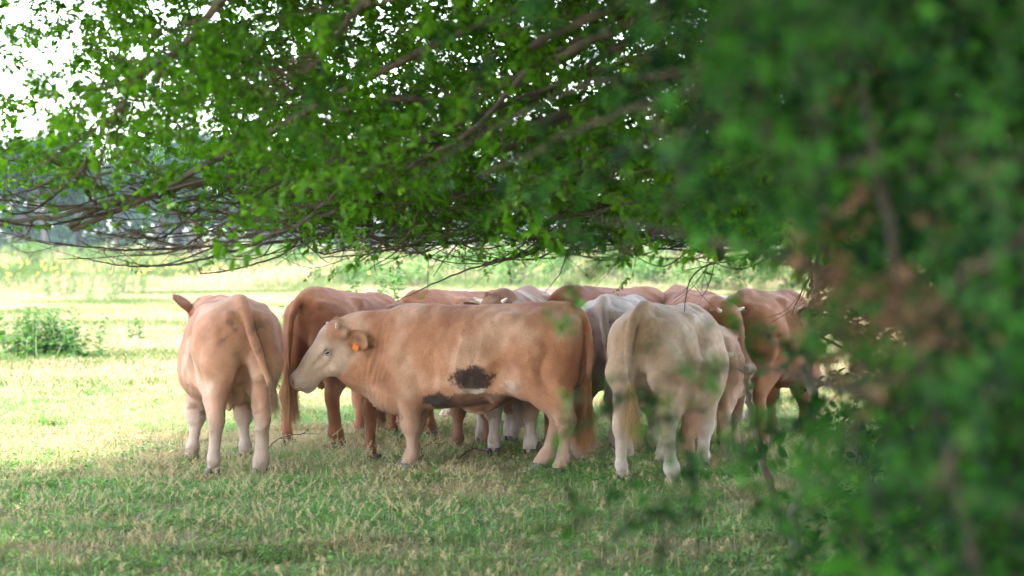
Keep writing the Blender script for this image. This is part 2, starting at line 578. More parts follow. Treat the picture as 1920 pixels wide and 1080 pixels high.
def sprig(name, mat, g, n=28, length=.24, leaf=.041, droop=.4):
    """a small twig with its leaves, along +x"""
    t = g.uniform(.15, 1.05, n)
    P = catmull(np.array([[0, 0, 0], [length * .5, g.normal() * .03, .01], [length, g.normal() * .04, -length * .18]]), 12)
    c = np.stack([np.interp(t, np.linspace(0, 1, 12), P[:, i]) for i in range(3)], -1)
    az = g.uniform(-1, 1, n) * 1.7
    d = np.stack([np.cos(az), np.sin(az), g.normal(size=n) * .45 - droop], -1)
    c = c + g.normal(size=(n, 3)) * .012
    nn = np.stack([g.normal(size=n) * .45, g.normal(size=n) * .45, np.ones(n)], -1)
    V, Q, tint = leaf_batch(c, nn, d, leaf * g.uniform(.6, 1.25, n), g)
    tb = Tubes(); tb.add(P[::3], np.linspace(.0022, .001, 4), 3)
    TV = np.vstack(tb.V); k = len(V)
    TF = [f + k for f in tb.F]
    tq = np.vstack([f for f in TF if f.shape[1] == 4]); tt = np.vstack([f for f in TF if f.shape[1] == 3])
    me = mesh_np(name, np.vstack([V, TV]), [Q, tq, tt], mat, False, {'tint': np.concatenate([tint, np.zeros(len(TV))])})
    me.materials.append(TWIG)
    mi = np.zeros(len(me.polygons), np.int32); mi[len(Q):] = 1
    me.polygons.foreach_set('material_index', mi)
    return me

_g = rng(900)
SPRIG = [sprig('leaf_sprig', LEAF, _g) for i in range(7)]
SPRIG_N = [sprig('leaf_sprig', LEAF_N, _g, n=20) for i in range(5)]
SPRIG_D = [sprig('dead_sprig', LEAF_D, _g, n=18, droop=.8) for i in range(3)]

def rand_rot(n, g, tilt=.5):
    return np.stack([g.normal(size=n) * tilt, g.normal(size=n) * tilt, g.uniform(0, 6.283, n)], -1)

def branch_obj(P, r0, r1, parent, mat=None, sides=8, g=None, name='branch'):
    P = np.asarray(P, float)
    Q = catmull(P, 6 * len(P))
    if g is not None:
        Q[1:-1] += g.normal(size=(len(Q) - 2, 3)) * r0 * .25
    tb = Tubes(); tb.add(Q, np.linspace(r0, r1, len(Q)), sides)
    link(name, tb.mesh(name, mat or BARK), parent)
    return Q

def pts3(L, D):
    """control points (px, py[, depth]) of a branch seen in the photograph, each with its own distance"""
    return np.array([at(q[0], q[1], q[2] if len(q) > 2 else D) for q in L])

# ------------------------------------------------------------------ the great tree overhead
TX, TY = 3.1, 8.6
tree = thing('broadleaf_tree', 'great spreading broadleaf tree whose low leafy boughs hang over the herd', 'tree', (0, 0, 0))
g = rng(50)
tb = Tubes()
tp = catmull(np.array([(TX, TY, -.1), (TX - .05, TY, 1.2), (TX + .05, TY + .1, 2.6), (TX - .1, TY + .2, 4.4), (TX, TY + .1, 7.5)]), 24)
tb.add(tp, np.interp(np.linspace(0, 1, 24), [0, .08, .5, 1], [.46, .34, .27, .07]), 20)
link('trunk', tb.mesh('trunk', BARK), tree)

# boughs, by hand where the photograph shows them
seen = [
    ([(1330, 100, 10.5), (1120, 210, 11.5), (900, 262, 12), (640, 300, 12.2), (410, 336, 12.4), (250, 370, 12.5), (130, 399, 12.6), (20, 413, 12.7), (-90, 400, 12.9)], .034, .008),
    ([(1150, 60, 10.5), (960, 150, 11), (830, 185, 11.4), (760, 184, 11.5), (690, 190, 11.6), (640, 205, 11.6), (600, 160, 11.8), (540, 140, 12), (420, 118, 12.2), (300, 95, 12.3)], .024, .005),
    ([(1620, 370, 12.6), (1450, 405, 13.2), (1330, 424, 13.6), (1240, 437, 13.9), (1160, 448, 14.1), (1090, 446, 14.2), (1000, 470, 14.4), (905, 495, 14.6)], .036, .006),
    ([(1500, 290, 12), (1290, 360, 13), (1060, 405, 13.6), (880, 435, 14), (720, 470, 14.2), (600, 484, 14.3)], .018, .003),
    ([(760, 330, 12.4), (640, 388, 12.9), (520, 440, 13.3), (420, 475, 13.5), (330, 495, 13.6), (230, 497, 13.7), (140, 480, 13.8)], .013, .003),
    ([(800, 350, 13), (690, 405, 13.2), (560, 448, 13.4), (420, 461, 13.5), (250, 468, 13.6), (90, 455, 13.7), (-40, 425, 13.9)], .013, .003),
    ([(1160, 410, 14.6), (1060, 446, 15.0), (960, 484, 15.3), (870, 508, 15.6), (800, 538, 15.8), (744, 565, 15.9)], .012, .0028),
    ([(640, 400, 13.3), (575, 430, 13.4), (540, 470, 13.5), (470, 497, 13.6), (386, 513, 13.7), (373, 501, 13.7)], .009, .003),
    ([(1460, 470, 15.2), (1380, 480, 15.4), (1320, 500, 15.5), (1292, 530, 15.6), (1283, 584, 15.7)], .008, .003),
    ([(1620, 430, 13.5), (1540, 480, 13.8), (1512, 530, 14), (1484, 590, 14.1)], .009, .003),
    ([(1180, -200, 7.6), (820, -150, 8.4), (560, -90, 8.8), (420, 0, 9.0), (370, 60, 9.1), (310, 112, 9.2), (240, 180, 9.4), (180, 270, 9.6), (150, 330, 9.8)], .026, .006),
    ([(1100, -160, 7.8), (860, -120, 8.2), (700, -10, 8.6), (645, 50, 8.7), (590, 120, 8.8), (535, 185, 9.0)], .022, .006),
    ([(180, 385, 12.6), (150, 340, 12.5), (100, 300, 12.5), (40, 280, 12.6), (-40, 285, 12.8)], .012, .004),
    ([(1000, 120, 9.6), (900, 230, 10), (790, 300, 10.4), (660, 340, 10.8), (560, 420, 11.2), (500, 440, 11.4)], .014, .003),
    ([(1500, 130, 9), (1380, 210, 9.6), (1300, 300, 10.4), (1240, 360, 11.2), (1100, 400, 12)], .026, .006),
    ([(1300, 380, 13), (1140, 340, 13.6), (960, 360, 14), (820, 420, 14.4), (760, 470, 14.6)], .014, .003),
    ([(800, 350, 13.6), (742, 428, 13.9), (702, 470, 14.1), (652, 506, 14.2)], .008, .0022),
    ([(880, 380, 14.0), (790, 430, 14.3), (745, 470, 14.4), (694, 503, 14.5)], .009, .0022),
    ([(1040, 360, 13.8), (950, 420, 14.2), (870, 455, 14.4), (760, 452, 14.6), (640, 464, 14.8)], .012, .0025),
    ([(960, 370, 14.2), (880, 436, 14.5), (842, 476, 14.6), (812, 518, 14.7)], .008, .0020),
    ([(1090, 370, 14.6), (1020, 430, 14.9), (962, 472, 15.0), (896, 508, 15.1)], .010, .0022),
    ([(1280, 370, 14.2), (1160, 432, 14.5), (1100, 470, 14.7), (1030, 484, 14.8)], .010, .0022),
    ([(1085, 430, 15.2), (1062, 480, 15.3), (1048, 515, 15.3), (1022, 548, 15.4)], .006, .0018),
    ([(560, 400, 13.0), (470, 440, 13.2), (380, 462, 13.3), (300, 452, 13.4), (190, 410, 13.5)], .010, .0025),
    ([(480, 395, 12.8), (400, 430, 13), (330, 470, 13.1), (270, 478, 13.2), (110, 486, 13.4)], .009, .0022),
    ([(1010, 330, 12), (840, 372, 12.6), (700, 395, 13), (520, 400, 13.2), (330, 420, 13.4), (200, 440, 13.6)], .012, .003),
]
paths = []
for L, r0, r1 in seen:
    P = pts3(L, 12)
    Q = branch_obj(P, r0, r1, tree, g=g)
    paths.append((Q, r0, r1))
    # carry it on to the trunk
    s = Q[0]
    zt = 2.3 + 1.2 * g.random() if s[2] < 2.6 else 3.2 + 1.5 * g.random()
    m1 = s + (Q[0] - Q[3]) * 1.2
    end = np.array([TX, TY, zt])
    mid = (m1 + end) / 2 + np.array([0, 0, .35])
    branch_obj([end, mid, m1, s], r0 * 2.0, r0, tree, g=g)
# boughs of the rest of the crown
limb_pts = []
for k in range(46):
    az = k / 46 * 6.283 * 3 + g.normal() * .1
    lvl = k % 3
    z0 = (2.4, 3.6, 5.2)[lvl] + g.random() * .9
    R = (10.0, 9.5, 7.5)[lvl] * g.uniform(.8, 1.1)
    z1 = (3.9, 5.2, 7.6)[lvl] + g.normal() * .5
    e = np.array([TX + math.cos(az) * R, TY + math.sin(az) * R, z1])
    b = np.array([TX, TY, z0])
    P = droop_path(b, e, .10, g, 10, .03)
    vis = np.abs(P[:, 0]) < P[:, 1] * .212 + .2
    if (vis & (P[:, 1] > 2) & (P[:, 2] < 1.7 + P[:, 1] * .105)).any():
        P[:, 2] += .9
    if P[:, 1].min() < 3 and abs(P[-1, 0]) < 4:
        P[:, 2] = np.maximum(P[:, 2], 3.0)
    limb_pts.append(P)
    branch_obj(P, .11 * g.uniform(.7, 1.2), .015, tree, g=None, sides=7)

# twigs: fine arching network
TW = Tubes()
spr_p, tipleaf = [], []
def bottom(px):       # lower edge of the leafy part along the picture
    return np.interp(px, [-100, 100, 300, 500, 700, 900, 1100, 1300, 1500, 1700], [370, 372, 380, 402, 420, 430, 426, 432, 470, 640])
def px_of(p):
    return 960 + p[0] / p[1] * FPX, HORIZON + (CAM_H - p[2]) / p[1] * FPX
for Q, r0, r1 in paths:
    n = len(Q)
    Ls = np.linalg.norm(np.diff(Q, axis=0), axis=1).sum()
    for j in range(int(Ls / .115)):
        t = g.uniform(.05, 1.0)
        i = min(n - 2, int(t * (n - 1)))
        b = Q[i]; T = norm(Q[i + 1] - Q[i])
        side = norm(np.cross(T, [0, 0, 1])) * g.choice([-1, 1])
        L = g.uniform(.25, 1.0) * (1.1 - .5 * t)
        d = norm(T * g.uniform(.5, 1.2) + side * g.uniform(.2, 1.0) + np.array([0, 0, g.normal() * .30 - .05]))
        e = b + d * L
        c = b + d * L * .5 + np.array([0, 0, g.uniform(-.10, .02) * L]) + side * g.normal() * .06 * L
        tip = e + np.array([0, 0, g.uniform(0, .16) * L])
        tpx, tpy = px_of(tip)
        if tpy > bottom(tpx) + (62 if tpx > 520 else 100) and tpx < 1250:
            continue
        tw = catmull([b, c, tip], 9)
        rr = min(.0052, (r0 + (r1 - r0) * t) * .6)
        TW.add(tw, np.linspace(rr, .0014, 9), 4)
        for q in range(g.integers(1, 4)):       # side twiglets
            k = g.integers(2, 8)
            dd = norm(norm(tw[k] - tw[k - 1]) + g.normal(size=3) * .55)
            l2 = g.uniform(.06, .28)
            e2 = tw[k] + dd * l2
            TW.add(catmull([tw[k], (tw[k] + e2) / 2 + g.normal(size=3) * .012, e2], 5), np.linspace(.0022, .0011, 5), 3)
            spr_p.append(e2 - dd * .05)
        for k in range(3, 9, 2):
            spr_p.append(tw[k])
# bare under-storey twigs along the lower fringe
for j in range(165):
    px = g.uniform(120, 1480); D = g.uniform(11.5, 15.8)
    y0 = bottom(px) + g.uniform(-80, 22)
    dx = g.uniform(60, 260) * (1 if g.random() < .78 else -.7)
    dy = g.uniform(5, 75) * (1 if g.random() < .8 else -.3)
    x1, y1 = px - dx, min(y0 + dy, bottom(px - dx) + g.uniform(8, 72 if px - dx > 560 else 100))
    D1 = D + g.normal() * .5
    mid = (px * .45 + x1 * .55 + g.normal() * 8, max(y0, y1) * .6 + y1 * .4 + g.uniform(0, 16), (D + D1) / 2)
    tip = (x1 - dx * .25, y1 - g.uniform(-8, 30) * dx / 160, D1)
    P = pts3([(px, y0, D), mid, (x1, y1, D1), tip], D)
    tw = catmull(P, 14); tw[1:] += np.cumsum(g.normal(size=(13, 3)) * .0025, axis=0)
    rr = g.uniform(.0034, .0078)
    TW.add(tw, np.linspace(rr, .0013, 14), 4)
    for q in range(g.integers(2, 7)):
        k = g.integers(3, 13)
        T = norm(tw[k] - tw[k - 1])
        dd = norm(T + g.normal(size=3) * np.array([.6, .5, .7]))
        l2 = g.uniform(.03, .26)
        e2 = tw[k] + dd * l2
        TW.add(catmull([tw[k], (tw[k] + e2) / 2 + g.normal(size=3) * .01, e2], 5), np.linspace(rr * .55, .0010, 5), 3)
        if g.random() < .5: tipleaf.append(e2)
link('twigs', TW.mesh('twigs', TWIG), tree, kind='stuff')

spr_p = np.array(spr_p)
# leafy volume of the low skirt, clumped
n = 26000
V_ = np.stack([g.uniform(-4.6, 3.6, n), g.uniform(8.2, 16.6, n), g.uniform(1.7, 4.6, n)], -1)
spr_p = np.vstack([spr_p, V_])
X_ = 960 + spr_p[:, 0] / spr_p[:, 1] * FPX
Y_ = HORIZON + (CAM_H - spr_p[:, 2]) / spr_p[:, 1] * FPX
cl = vn = sum(np.sin(spr_p @ norm(g.normal(size=3)) * f + g.random() * 6) for f in (3.1, 4.7, 6.5, 8.0, 11.0)) / 2.2
zb = CAM_H + (HORIZON - bottom(X_)) / FPX * spr_p[:, 1]
over = spr_p[:, 2] - zb
skyhole = np.clip((330 - X_) / 300, 0, 1) * np.clip((330 - Y_) / 120, 0, 1) * (spr_p[:, 1] > 0)
pr = np.clip(over / .22, 0, 1) * np.clip(.55 + .42 * cl, np.where((X_ > 360) & (spr_p[:, 1] > 12.2), .32, .05), 1) * (1 - .78 * skyhole) * (1 + 2.0 * np.clip((X_ - 330) / 200, 0, 1) * (spr_p[:, 1] > 12.2)) * np.where((spr_p[:, 1] < 12.0) & (X_ < 1150), .38, 1.0)
outer = np.clip((16.4 - spr_p[:, 1]) / 1.2, 0, 1)
keep = (g.random(len(spr_p)) < pr * outer)
sp = spr_p[keep]
tl = np.array(tipleaf)
scatter('tip_foliage', SPRIG, tl, g.uniform(.22, .50, len(tl)), rand_rot(len(tl), g), np.zeros(len(tl)), parent=tree)
scatter('foliage', SPRIG, sp, g.uniform(.75, 1.25, len(sp)), rand_rot(len(sp), g), np.zeros(len(sp)), parent=tree)
# a few low leaves hanging free on the lowest twigs: leaves of their own
lm = []
for v in range(4):
    V, Q, tint = leaf_batch(np.zeros((1, 3)), np.array([[.2 * v, .1, 1.]]), np.array([[1., 0, -.3]]), np.array([.055]), g)
    lm.append(mesh_np('leaf', V, [Q], LEAF, False, {'tint': tint}))
low = spr_p[(over > -.16) & (over < .03) & (X_ > 0) & (X_ < 1500)]
low = low[g.permutation(len(low))[:260]]
for q in low:
    o = link('leaf', lm[g.integers(0, 4)], tree, q)
    o.rotation_euler = (g.normal() * .5, g.normal() * .5, g.uniform(0, 6.283))
    o.scale = (g.uniform(.7, 1.2),) * 3

# the rest of the crown, high and all round, plus added shade sprigs
cp = []
for P in limb_pts:
    T = catmull(P, 60)[12:]
    for rep in range(6):
        cp.append(T + g.normal(size=T.shape) * np.array([.75, .75, .45]))
n = 5200
a = g.uniform(0, 6.283, n); r = np.sqrt(g.random(n)) * 11.0
dome = np.stack([TX + np.cos(a) * r, TY + np.sin(a) * r, 3.7 + g.random(n) * (5.6 - .030 * r * r)], -1)
n = 22500
shade_roof = np.stack([g.uniform(-6.2, 6.0, n), g.uniform(8.5, 19.4, n), 3.75 + g.random(n) * 3.6], -1)  # unseen sprigs added overhead to keep direct sun off the herd
shade_roof = shade_roof[(shade_roof[:, 0] > -4.3) | (shade_roof[:, 2] < 4.9)]
shade_roof = shade_roof[shade_roof[:, 1] < np.where(shade_roof[:, 2] > 4.4, 19.4, 17.9) - .35 * np.clip(np.abs(shade_roof[:, 0] + .5) - 3.5, 0, 9)]
shade_roof2 = np.stack([g.uniform(-5.5, 5.0, 6000), g.uniform(-8, 9.0, 6000), 3.7 + g.random(6000) * 3.0], -1)  # more added over the camera to shade the near leaves
shade_roof2 = np.vstack([shade_roof2, np.stack([g.uniform(-1.5, 6.0, 5000), g.uniform(-6, 13.0, 5000), 3.6 + g.random(5000) * 3.4], -1)])
shade_roof = np.vstack([shade_roof, shade_roof2])
sx_, sy_ = shade_roof[:, 0] + .33 * shade_roof[:, 2], shade_roof[:, 1] + .71 * shade_roof[:, 2]
shade_roof = shade_roof[~((((sx_ + 4.0) / 1.7) ** 2 + ((sy_ - 20.9) / .45) ** 2 < 1))]  # opening cut so a streak of sun reaches the ground at left
cp = np.vstack(cp + [dome])
x_, y_, z_ = cp.T
inview = (y_ > 1.0) & (np.abs(x_) < y_ * .215 + .25) & (z_ < 1.7 + y_ * .106 + .25)
camz = (np.abs(x_) < 1.5) & (np.abs(y_) < 2.5) & (z_ < 3.4)
gap = np.sin(x_ * 1.3 + 2) + np.sin(y_ * 1.7 + x_ * .6) + np.sin(z_ * 2 + y_ * .7) > 1.9
cp = cp[~inview & ~camz & ~gap & (z_ > 2.9)]
cp = np.vstack([cp, shade_roof[~((shade_roof[:, 1] > 1) & (np.abs(shade_roof[:, 0]) < shade_roof[:, 1] * .215 + .25) & (shade_roof[:, 2] < 1.7 + shade_roof[:, 1] * .106 + .2))]])
cp = cp[~((cp[:, 0] < -4.4) & (cp[:, 1] > 13.2))]  # crown trimmed at the left so open sky lights the herd
scatter('crown', SPRIG, cp, g.uniform(1.7, 2.5, len(cp)), rand_rot(len(cp), g), np.zeros(len(cp)), parent=tree)

# ------------------------------------------------------------------ near branches on the right, far out of focus
near = thing('leafy_shrub', 'dark leafy shrub close to the camera at the right, with brown dead sprays', 'shrub', (0, 0, 0))
g = rng(60)
def near_edge(py):    # left edge of the near foliage, photograph pixels
    return np.interp(py, [-100, 0, 200, 330, 430, 520, 620, 760, 900, 1000, 1100], [1060, 1120, 1220, 1330, 1500, 1575, 1490, 1450, 1530, 1560, 1500])
pp, ss = [], []
while len(pp) < 2700:
    px = g.uniform(650, 2150); py = g.uniform(-160, 1240); D = g.uniform(2.5, 6.6)
    e = near_edge(py)
    dens = np.clip((px - e + 90) / 380, 0, 1) ** 1.2
    q = at(px, py, D)
    cl = sum(np.sin(q @ v * f) for v, f in zip(((.9, .3, .4), (.2, .5, .9), (-.6, .4, .7)), (5, 8, 13))) / 3
    dens *= np.clip(.42 + 1.25 * cl, .03, 1) 
    if D < 3.1: dens *= .5
    dens = dens * (D / 6.6) ** 1.4
    if g.random() < dens and q[2] > .03:
        pp.append(q)
pp = np.array(pp)
# loose sprays reaching in front of the cattle
extra = [(1255, 640, 4.2), (1290, 690, 4.0), (1225, 760, 4.5), (1330, 740, 3.8), (1190, 720, 4.6), (1245, 800, 4.2), (1395, 660, 3.6), (1350, 850, 4.0), (1300, 1000, 4.2), (1250, 975, 4.6),
         (1150, 945, 4.8), (1080, 980, 4.6), (1420, 930, 3.6), (1120, 760, 4.4), (1170, 700, 5), (980, 380, 5.0), (1040, 430, 4.6), (1010, 300, 4.6), (1120, 330, 4.0), (940, 330, 5.4), (530, 230, 6.0), (560, 245, 6.2), (620, 215, 6),
         (1180, 470, 4.2), (1060, 500, 5.6), (1380, 560, 3.6), (1420, 600, 3.8), (870, 240, 5.6), (780, 120, 6), (920, 80, 5), (1000, 40, 4.5), (1240, 400, 4), (1300, 440, 4.2)]
ex = np.array([at(a_ + g.normal() * 8, b_ + g.normal() * 8, c_) for a_, b_, c_ in extra for _ in range(1 if 1060 < a_ < 1340 and 600 < b_ < 900 else 2)])
ex = ex[ex[:, 2] > .1]
allp = np.vstack([pp, ex])
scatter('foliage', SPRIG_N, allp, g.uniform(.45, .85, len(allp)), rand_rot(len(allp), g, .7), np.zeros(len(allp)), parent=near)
dc = [(1545, 510, 3.6), (1560, 560, 3.7), (1740, 530, 3.4), (1750, 570, 3.4), (1625, 650, 3.8), (1610, 590, 3.7), (1690, 640, 3.5), (1610, 330, 4.2), (1600, 200, 4.4), (1300, 700, 4.4), (1290, 740, 4.5), (1600, 130, 4.4)]
dp = np.array([at(a_ + g.normal() * 10, b_ + g.normal() * 14, c_) for a_, b_, c_ in dc for _ in range(6)])
scatter('dead_foliage', SPRIG_D, dp, g.uniform(.3, .5, len(dp)), rand_rot(len(dp), g, .8), np.zeros(len(dp)), parent=near)
for L, r0, r1 in [
    ([(1900, 1500, 3.6), (1790, 900, 3.7), (1700, 600, 3.8), (1640, 300, 4.0), (1610, 60, 4.3), (1640, -150, 4.5)], .011, .006),
    ([(1640, -60, 4.6), (1560, 80, 4.6), (1480, 118, 4.6), (1340, 160, 4.7), (1200, 200, 4.8), (1050, 260, 5.0), (900, 330, 5.2)], .013, .003),
    ([(1600, 30, 4.8), (1430, 95, 4.9), (1250, 140, 5), (1100, 160, 5.2), (930, 240, 5.4), (780, 330, 5.8)], .008, .002),
    ([(1700, 600, 3.8), (1560, 520, 3.7), (1420, 470, 4.0), (1280, 440, 4.2), (1120, 410, 4.4)], .010, .003),
    ([(1760, 800, 3.8), (1560, 720, 3.9), (1400, 690, 4), (1280, 690, 4.1), (1200, 740, 4.4)], .009, .002),
    ([(1850, 1200, 3.7), (1640, 960, 3.8), (1450, 900, 4.0), (1300, 960, 4.3), (1100, 970, 4.7)], .006, .0015),
    ([(2100, 300, 3.4), (1960, 420, 3.3), (1830, 500, 3.2), (1740, 600, 3.3)], .012, .004),
    ([(2090, 1450, 3.2), (1990, 900, 3.2), (1950, 500, 3.3), (1980, 0, 3.5)], .024, .015)]:
    P = pts3(L, 4); P[0][2] = max(P[0][2], -.05)
    branch_obj(P, r0, r1, near, NEARBARK, g=g)

# ------------------------------------------------------------------ slim tree behind it, pale stem
slim = thing('sapling', 'slim pale stemmed sapling with dense dark leaves at the right, behind the blurred shrub', 'tree', (0, 0, 0))
g = rng(61)
b0 = at(1483, 1068, 12.5); b0[2] = ground_z(b0[0], b0[1]) - .05
P = np.vstack([b0, pts3([(1487, 980, 12.5), (1512, 880, 12.4), (1522, 780, 12.3), (1518, 640, 12.2), (1545, 480, 12.0), (1600, 300, 11.8), (1640, 60, 11.6), (1680, -200, 11.5)], 12)])
branch_obj(P, .034, .014, slim, bark_material('pale_bark', (.07, .055, .045), (.26, .22, .18), 6), g=g, name='trunk')
P = pts3([(1478, 1010, 13.0), (1445, 900, 13.1), (1408, 770, 13.1), (1398, 690, 13.0)], 13); P[0][2] = -.03
q = thing('dead_branch', 'thin dark dead branch leaning up beside the cream bullock, broken off at its top', 'branch', (0, 0, 0))
branch_obj(P[1:], .022, .016, q, BARK, g=g, name='stem')
for a_, b_ in (((1399, 700), (1384, 692)), ((1401, 705), (1416, 694)), ((1402, 730), (1413, 726))):
    branch_obj(pts3([a_, b_], 13.05), .010, .003, q, BARK, name='snag')
branch_obj(P[:2], .020, .022, q, BARK, g=g, name='stem')
sp = []
while len(sp) < 2300:
    px = g.uniform(1470, 2500); py = g.uniform(-300, 1010); D = g.uniform(9.0, 15.5)
    q_ = at(px, py, D)
    e = np.interp(py, [-300, 300, 450, 560, 640, 900, 1010], [1300, 1400, 1520, 1640, 1600, 1590, 1590])
    cl = math.sin(q_[0] * 5 + q_[2] * 3) + math.sin(q_[1] * 3 + q_[2] * 6) + math.sin(q_[0] * 8 - q_[1] * 4)
    if px > e + 25 * cl and g.random() < .6 + .25 * cl and q_[2] > .05:
        sp.append(q_)
sp = np.array(sp)
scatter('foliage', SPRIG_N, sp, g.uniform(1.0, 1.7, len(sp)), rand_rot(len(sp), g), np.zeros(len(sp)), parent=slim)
TW = Tubes()
for j in range(160):
    b = P0 = catmull(np.array([at(1518, 640, 12.2), at(1545, 480, 12.0), at(1640, 60, 11.6)]), 30)[g.integers(0, 30)]
    e = sp[g.integers(0, len(sp))]
    if np.linalg.norm(e - b) < 2.2:
        TW.add(catmull([b, (b + e) / 2 + np.array([0, 0, .15]), e], 8), np.linspace(.008, .002, 8), 4)
link('branches', TW.mesh('branches', BARK), slim, kind='stuff')
# ------------------------------------------------------------------ cattle: one skin grown from a signed distance field
def vnoise(P, scale, seed=0):
    """cheap smooth value noise on points, range about -1..1"""
    g = np.random.default_rng(seed + 77)
    out = np.zeros(len(P))
    for k in range(7):
        d = norm(g.normal(size=3))
        f = scale * (0.7 + 0.9 * g.random())
        out += np.sin(P @ d * f * 6.283 + g.random() * 6.283 + 1.3 * np.sin(P @ norm(g.normal(size=3)) * f * 4.1 + k))
    return out / 3.6

class Field:
    def __init__(self, lo, hi, vox):
        self.lo = np.array(lo, float)
        self.v = vox
        self.n = np.ceil((np.array(hi) - self.lo) / vox).astype(int) + 1
        self.f = np.full(self.n, 0.5, np.float32)
        self.ax = [(self.lo[i] + np.arange(self.n[i]) * vox).astype(np.float32) for i in range(3)]
    def sl(self, lo, hi, pad):
        s, co = [], []
        for i in range(3):
            a = max(0, int((lo[i] - pad - self.lo[i]) / self.v))
            b = min(self.n[i], int((hi[i] + pad - self.lo[i]) / self.v) + 2)
            s.append(slice(a, max(b, a + 1)))
        X = self.ax[0][s[0]][:, None, None]
        Y = self.ax[1][s[1]][None, :, None]
        Z = self.ax[2][s[2]][None, None, :]
        return tuple(s), X, Y, Z
    def blend(self, s, d, k, carve=False):
        a = self.f[s]
        if carve:
            d = -d
            h = np.clip(0.5 - 0.5 * (a - d) / k, 0, 1)
            self.f[s] = a * (1 - h) + d * h + k * h * (1 - h)
        else:
            h = np.clip(0.5 + 0.5 * (a - d) / k, 0, 1)
            self.f[s] = a * (1 - h) + d * h - k * h * (1 - h)
    def cone(self, a, b, ra, rb, k=0.04, carve=False, flat=(1, 1, 1)):
        a, b, fl = np.array(a, float), np.array(b, float), np.array(flat, float)
        r = max(ra, rb) / fl.min()
        s, X, Y, Z = self.sl(np.minimum(a, b) - r, np.maximum(a, b) + r, k * 1.5)
        a2, b2 = a * fl, b * fl
        ba = b2 - a2
        px, py, pz = X * fl[0] - a2[0], Y * fl[1] - a2[1], Z * fl[2] - a2[2]
        t = np.clip((px * ba[0] + py * ba[1] + pz * ba[2]) / max(ba @ ba, 1e-9), 0, 1)
        d = np.sqrt((px - t * ba[0]) ** 2 + (py - t * ba[1]) ** 2 + (pz - t * ba[2]) ** 2) - (ra + (rb - ra) * t)
        self.blend(s, d, k, carve)
    def ell(self, c, r, k=0.04, M=None, carve=False):
        c, r = np.array(c, float), np.array(r, float)
        R = r.max()
        s, X, Y, Z = self.sl(c - R, c + R, k * 1.5)
        x, y, z = X - c[0], Y - c[1], Z - c[2]
        if M is not None:      # rows = local axes in cow space
            x, y, z = (M[0][0] * x + M[0][1] * y + M[0][2] * z, M[1][0] * x + M[1][1] * y + M[1][2] * z, M[2][0] * x + M[2][1] * y + M[2][2] * z)
        k0 = np.sqrt((x / r[0]) ** 2 + (y / r[1]) ** 2 + (z / r[2]) ** 2)
        k1 = np.sqrt((x / r[0] ** 2) ** 2 + (y / r[1] ** 2) ** 2 + (z / r[2] ** 2) ** 2) + 1e-6
        self.blend(s, k0 * (k0 - 1) / k1, k, carve)
    def chain(self, P, r, k=0.03, flat=(1, 1, 1)):
        for i in range(len(P) - 1):
            self.cone(P[i], P[i + 1], r[i], r[i + 1], k, flat=flat)
    def polygonise(self):
        f = self.f
        ins = f < 0
        nx, ny, nz = f.shape
        c = [ins[i:nx - 1 + i, j:ny - 1 + j, k:nz - 1 + k] for i in (0, 1) for j in (0, 1) for k in (0, 1)]
        cnt = sum(x.astype(np.int8) for x in c)
        act = (cnt > 0) & (cnt < 8)
        idx = np.full(act.shape, -1, np.int32)
        I = np.argwhere(act)
        idx[act] = np.arange(len(I))
        acc = np.zeros((len(I), 3))
        w = np.zeros(len(I))
        offs = [(i, j, k) for i in (0, 1) for j in (0, 1) for k in (0, 1)]
        vals = {o: f[I[:, 0] + o[0], I[:, 1] + o[1], I[:, 2] + o[2]] for o in offs}
        for o in offs:
            for axn in range(3):
                if o[axn] == 0:
                    o2 = list(o); o2[axn] = 1; o2 = tuple(o2)
                    va, vb = vals[o], vals[o2]
                    m = (va < 0) != (vb < 0)
                    t = np.where(m, va / np.where(m, va - vb, 1), 0)
                    p = np.array(o, float)[None, :].repeat(len(I), 0)
                    p[:, axn] += t
                    acc += p * m[:, None]
                    w += m
        V = self.lo + (I + acc / w[:, None]) * self.v
        quads = []
        for axn in range(3):
            sa = [slice(None)] * 3; sb = [slice(None)] * 3
            sa[axn] = slice(0, -1); sb[axn] = slice(1, None)
            A, B = ins[tuple(sa)], ins[tuple(sb)]
            E = np.argwhere(A != B)
            u, v = (axn + 1) % 3, (axn + 2) % 3
            ok = (E[:, u] > 0) & (E[:, v] > 0) & (E[:, u] < f.shape[u] - 1) & (E[:, v] < f.shape[v] - 1)
            E = E[ok]
            def cell(du, dv):
                e = E.copy(); e[:, u] -= du; e[:, v] -= dv
                return idx[e[:, 0], e[:, 1], e[:, 2]]
            q = np.stack([cell(1, 1), cell(0, 1), cell(0, 0), cell(1, 0)], -1)
            fl = ~A[E[:, 0], E[:, 1], E[:, 2]]
            q[fl] = q[fl][:, ::-1]
            quads.append(q)
        return V, np.vstack(quads)

TORSO = np.array([  # x, top, bottom, half width, pear
    (-.020, 1.10, .92, .030, 0), (.010, 1.145, .86, .130, 0), (.060, 1.180, .78, .195, 0), (.14, 1.212, .70, .240, -.05), (.25, 1.238, .64, .268, -.06),
    (.38, 1.252, .59, .275, .0), (.50, 1.246, .555, .272, .08), (.65, 1.234, .52, .285, .15), (.82, 1.222, .495, .308, .17),
    (1.00, 1.214, .480, .302, .15), (1.16, 1.214, .478, .270, .10), (1.30, 1.218, .480, .235, .05), (1.43, 1.200, .475, .200, 0),
    (1.54, 1.130, .500, .150, 0), (1.62, 1.03, .580, .085, 0), (1.66, .95, .68, .02, 0)])

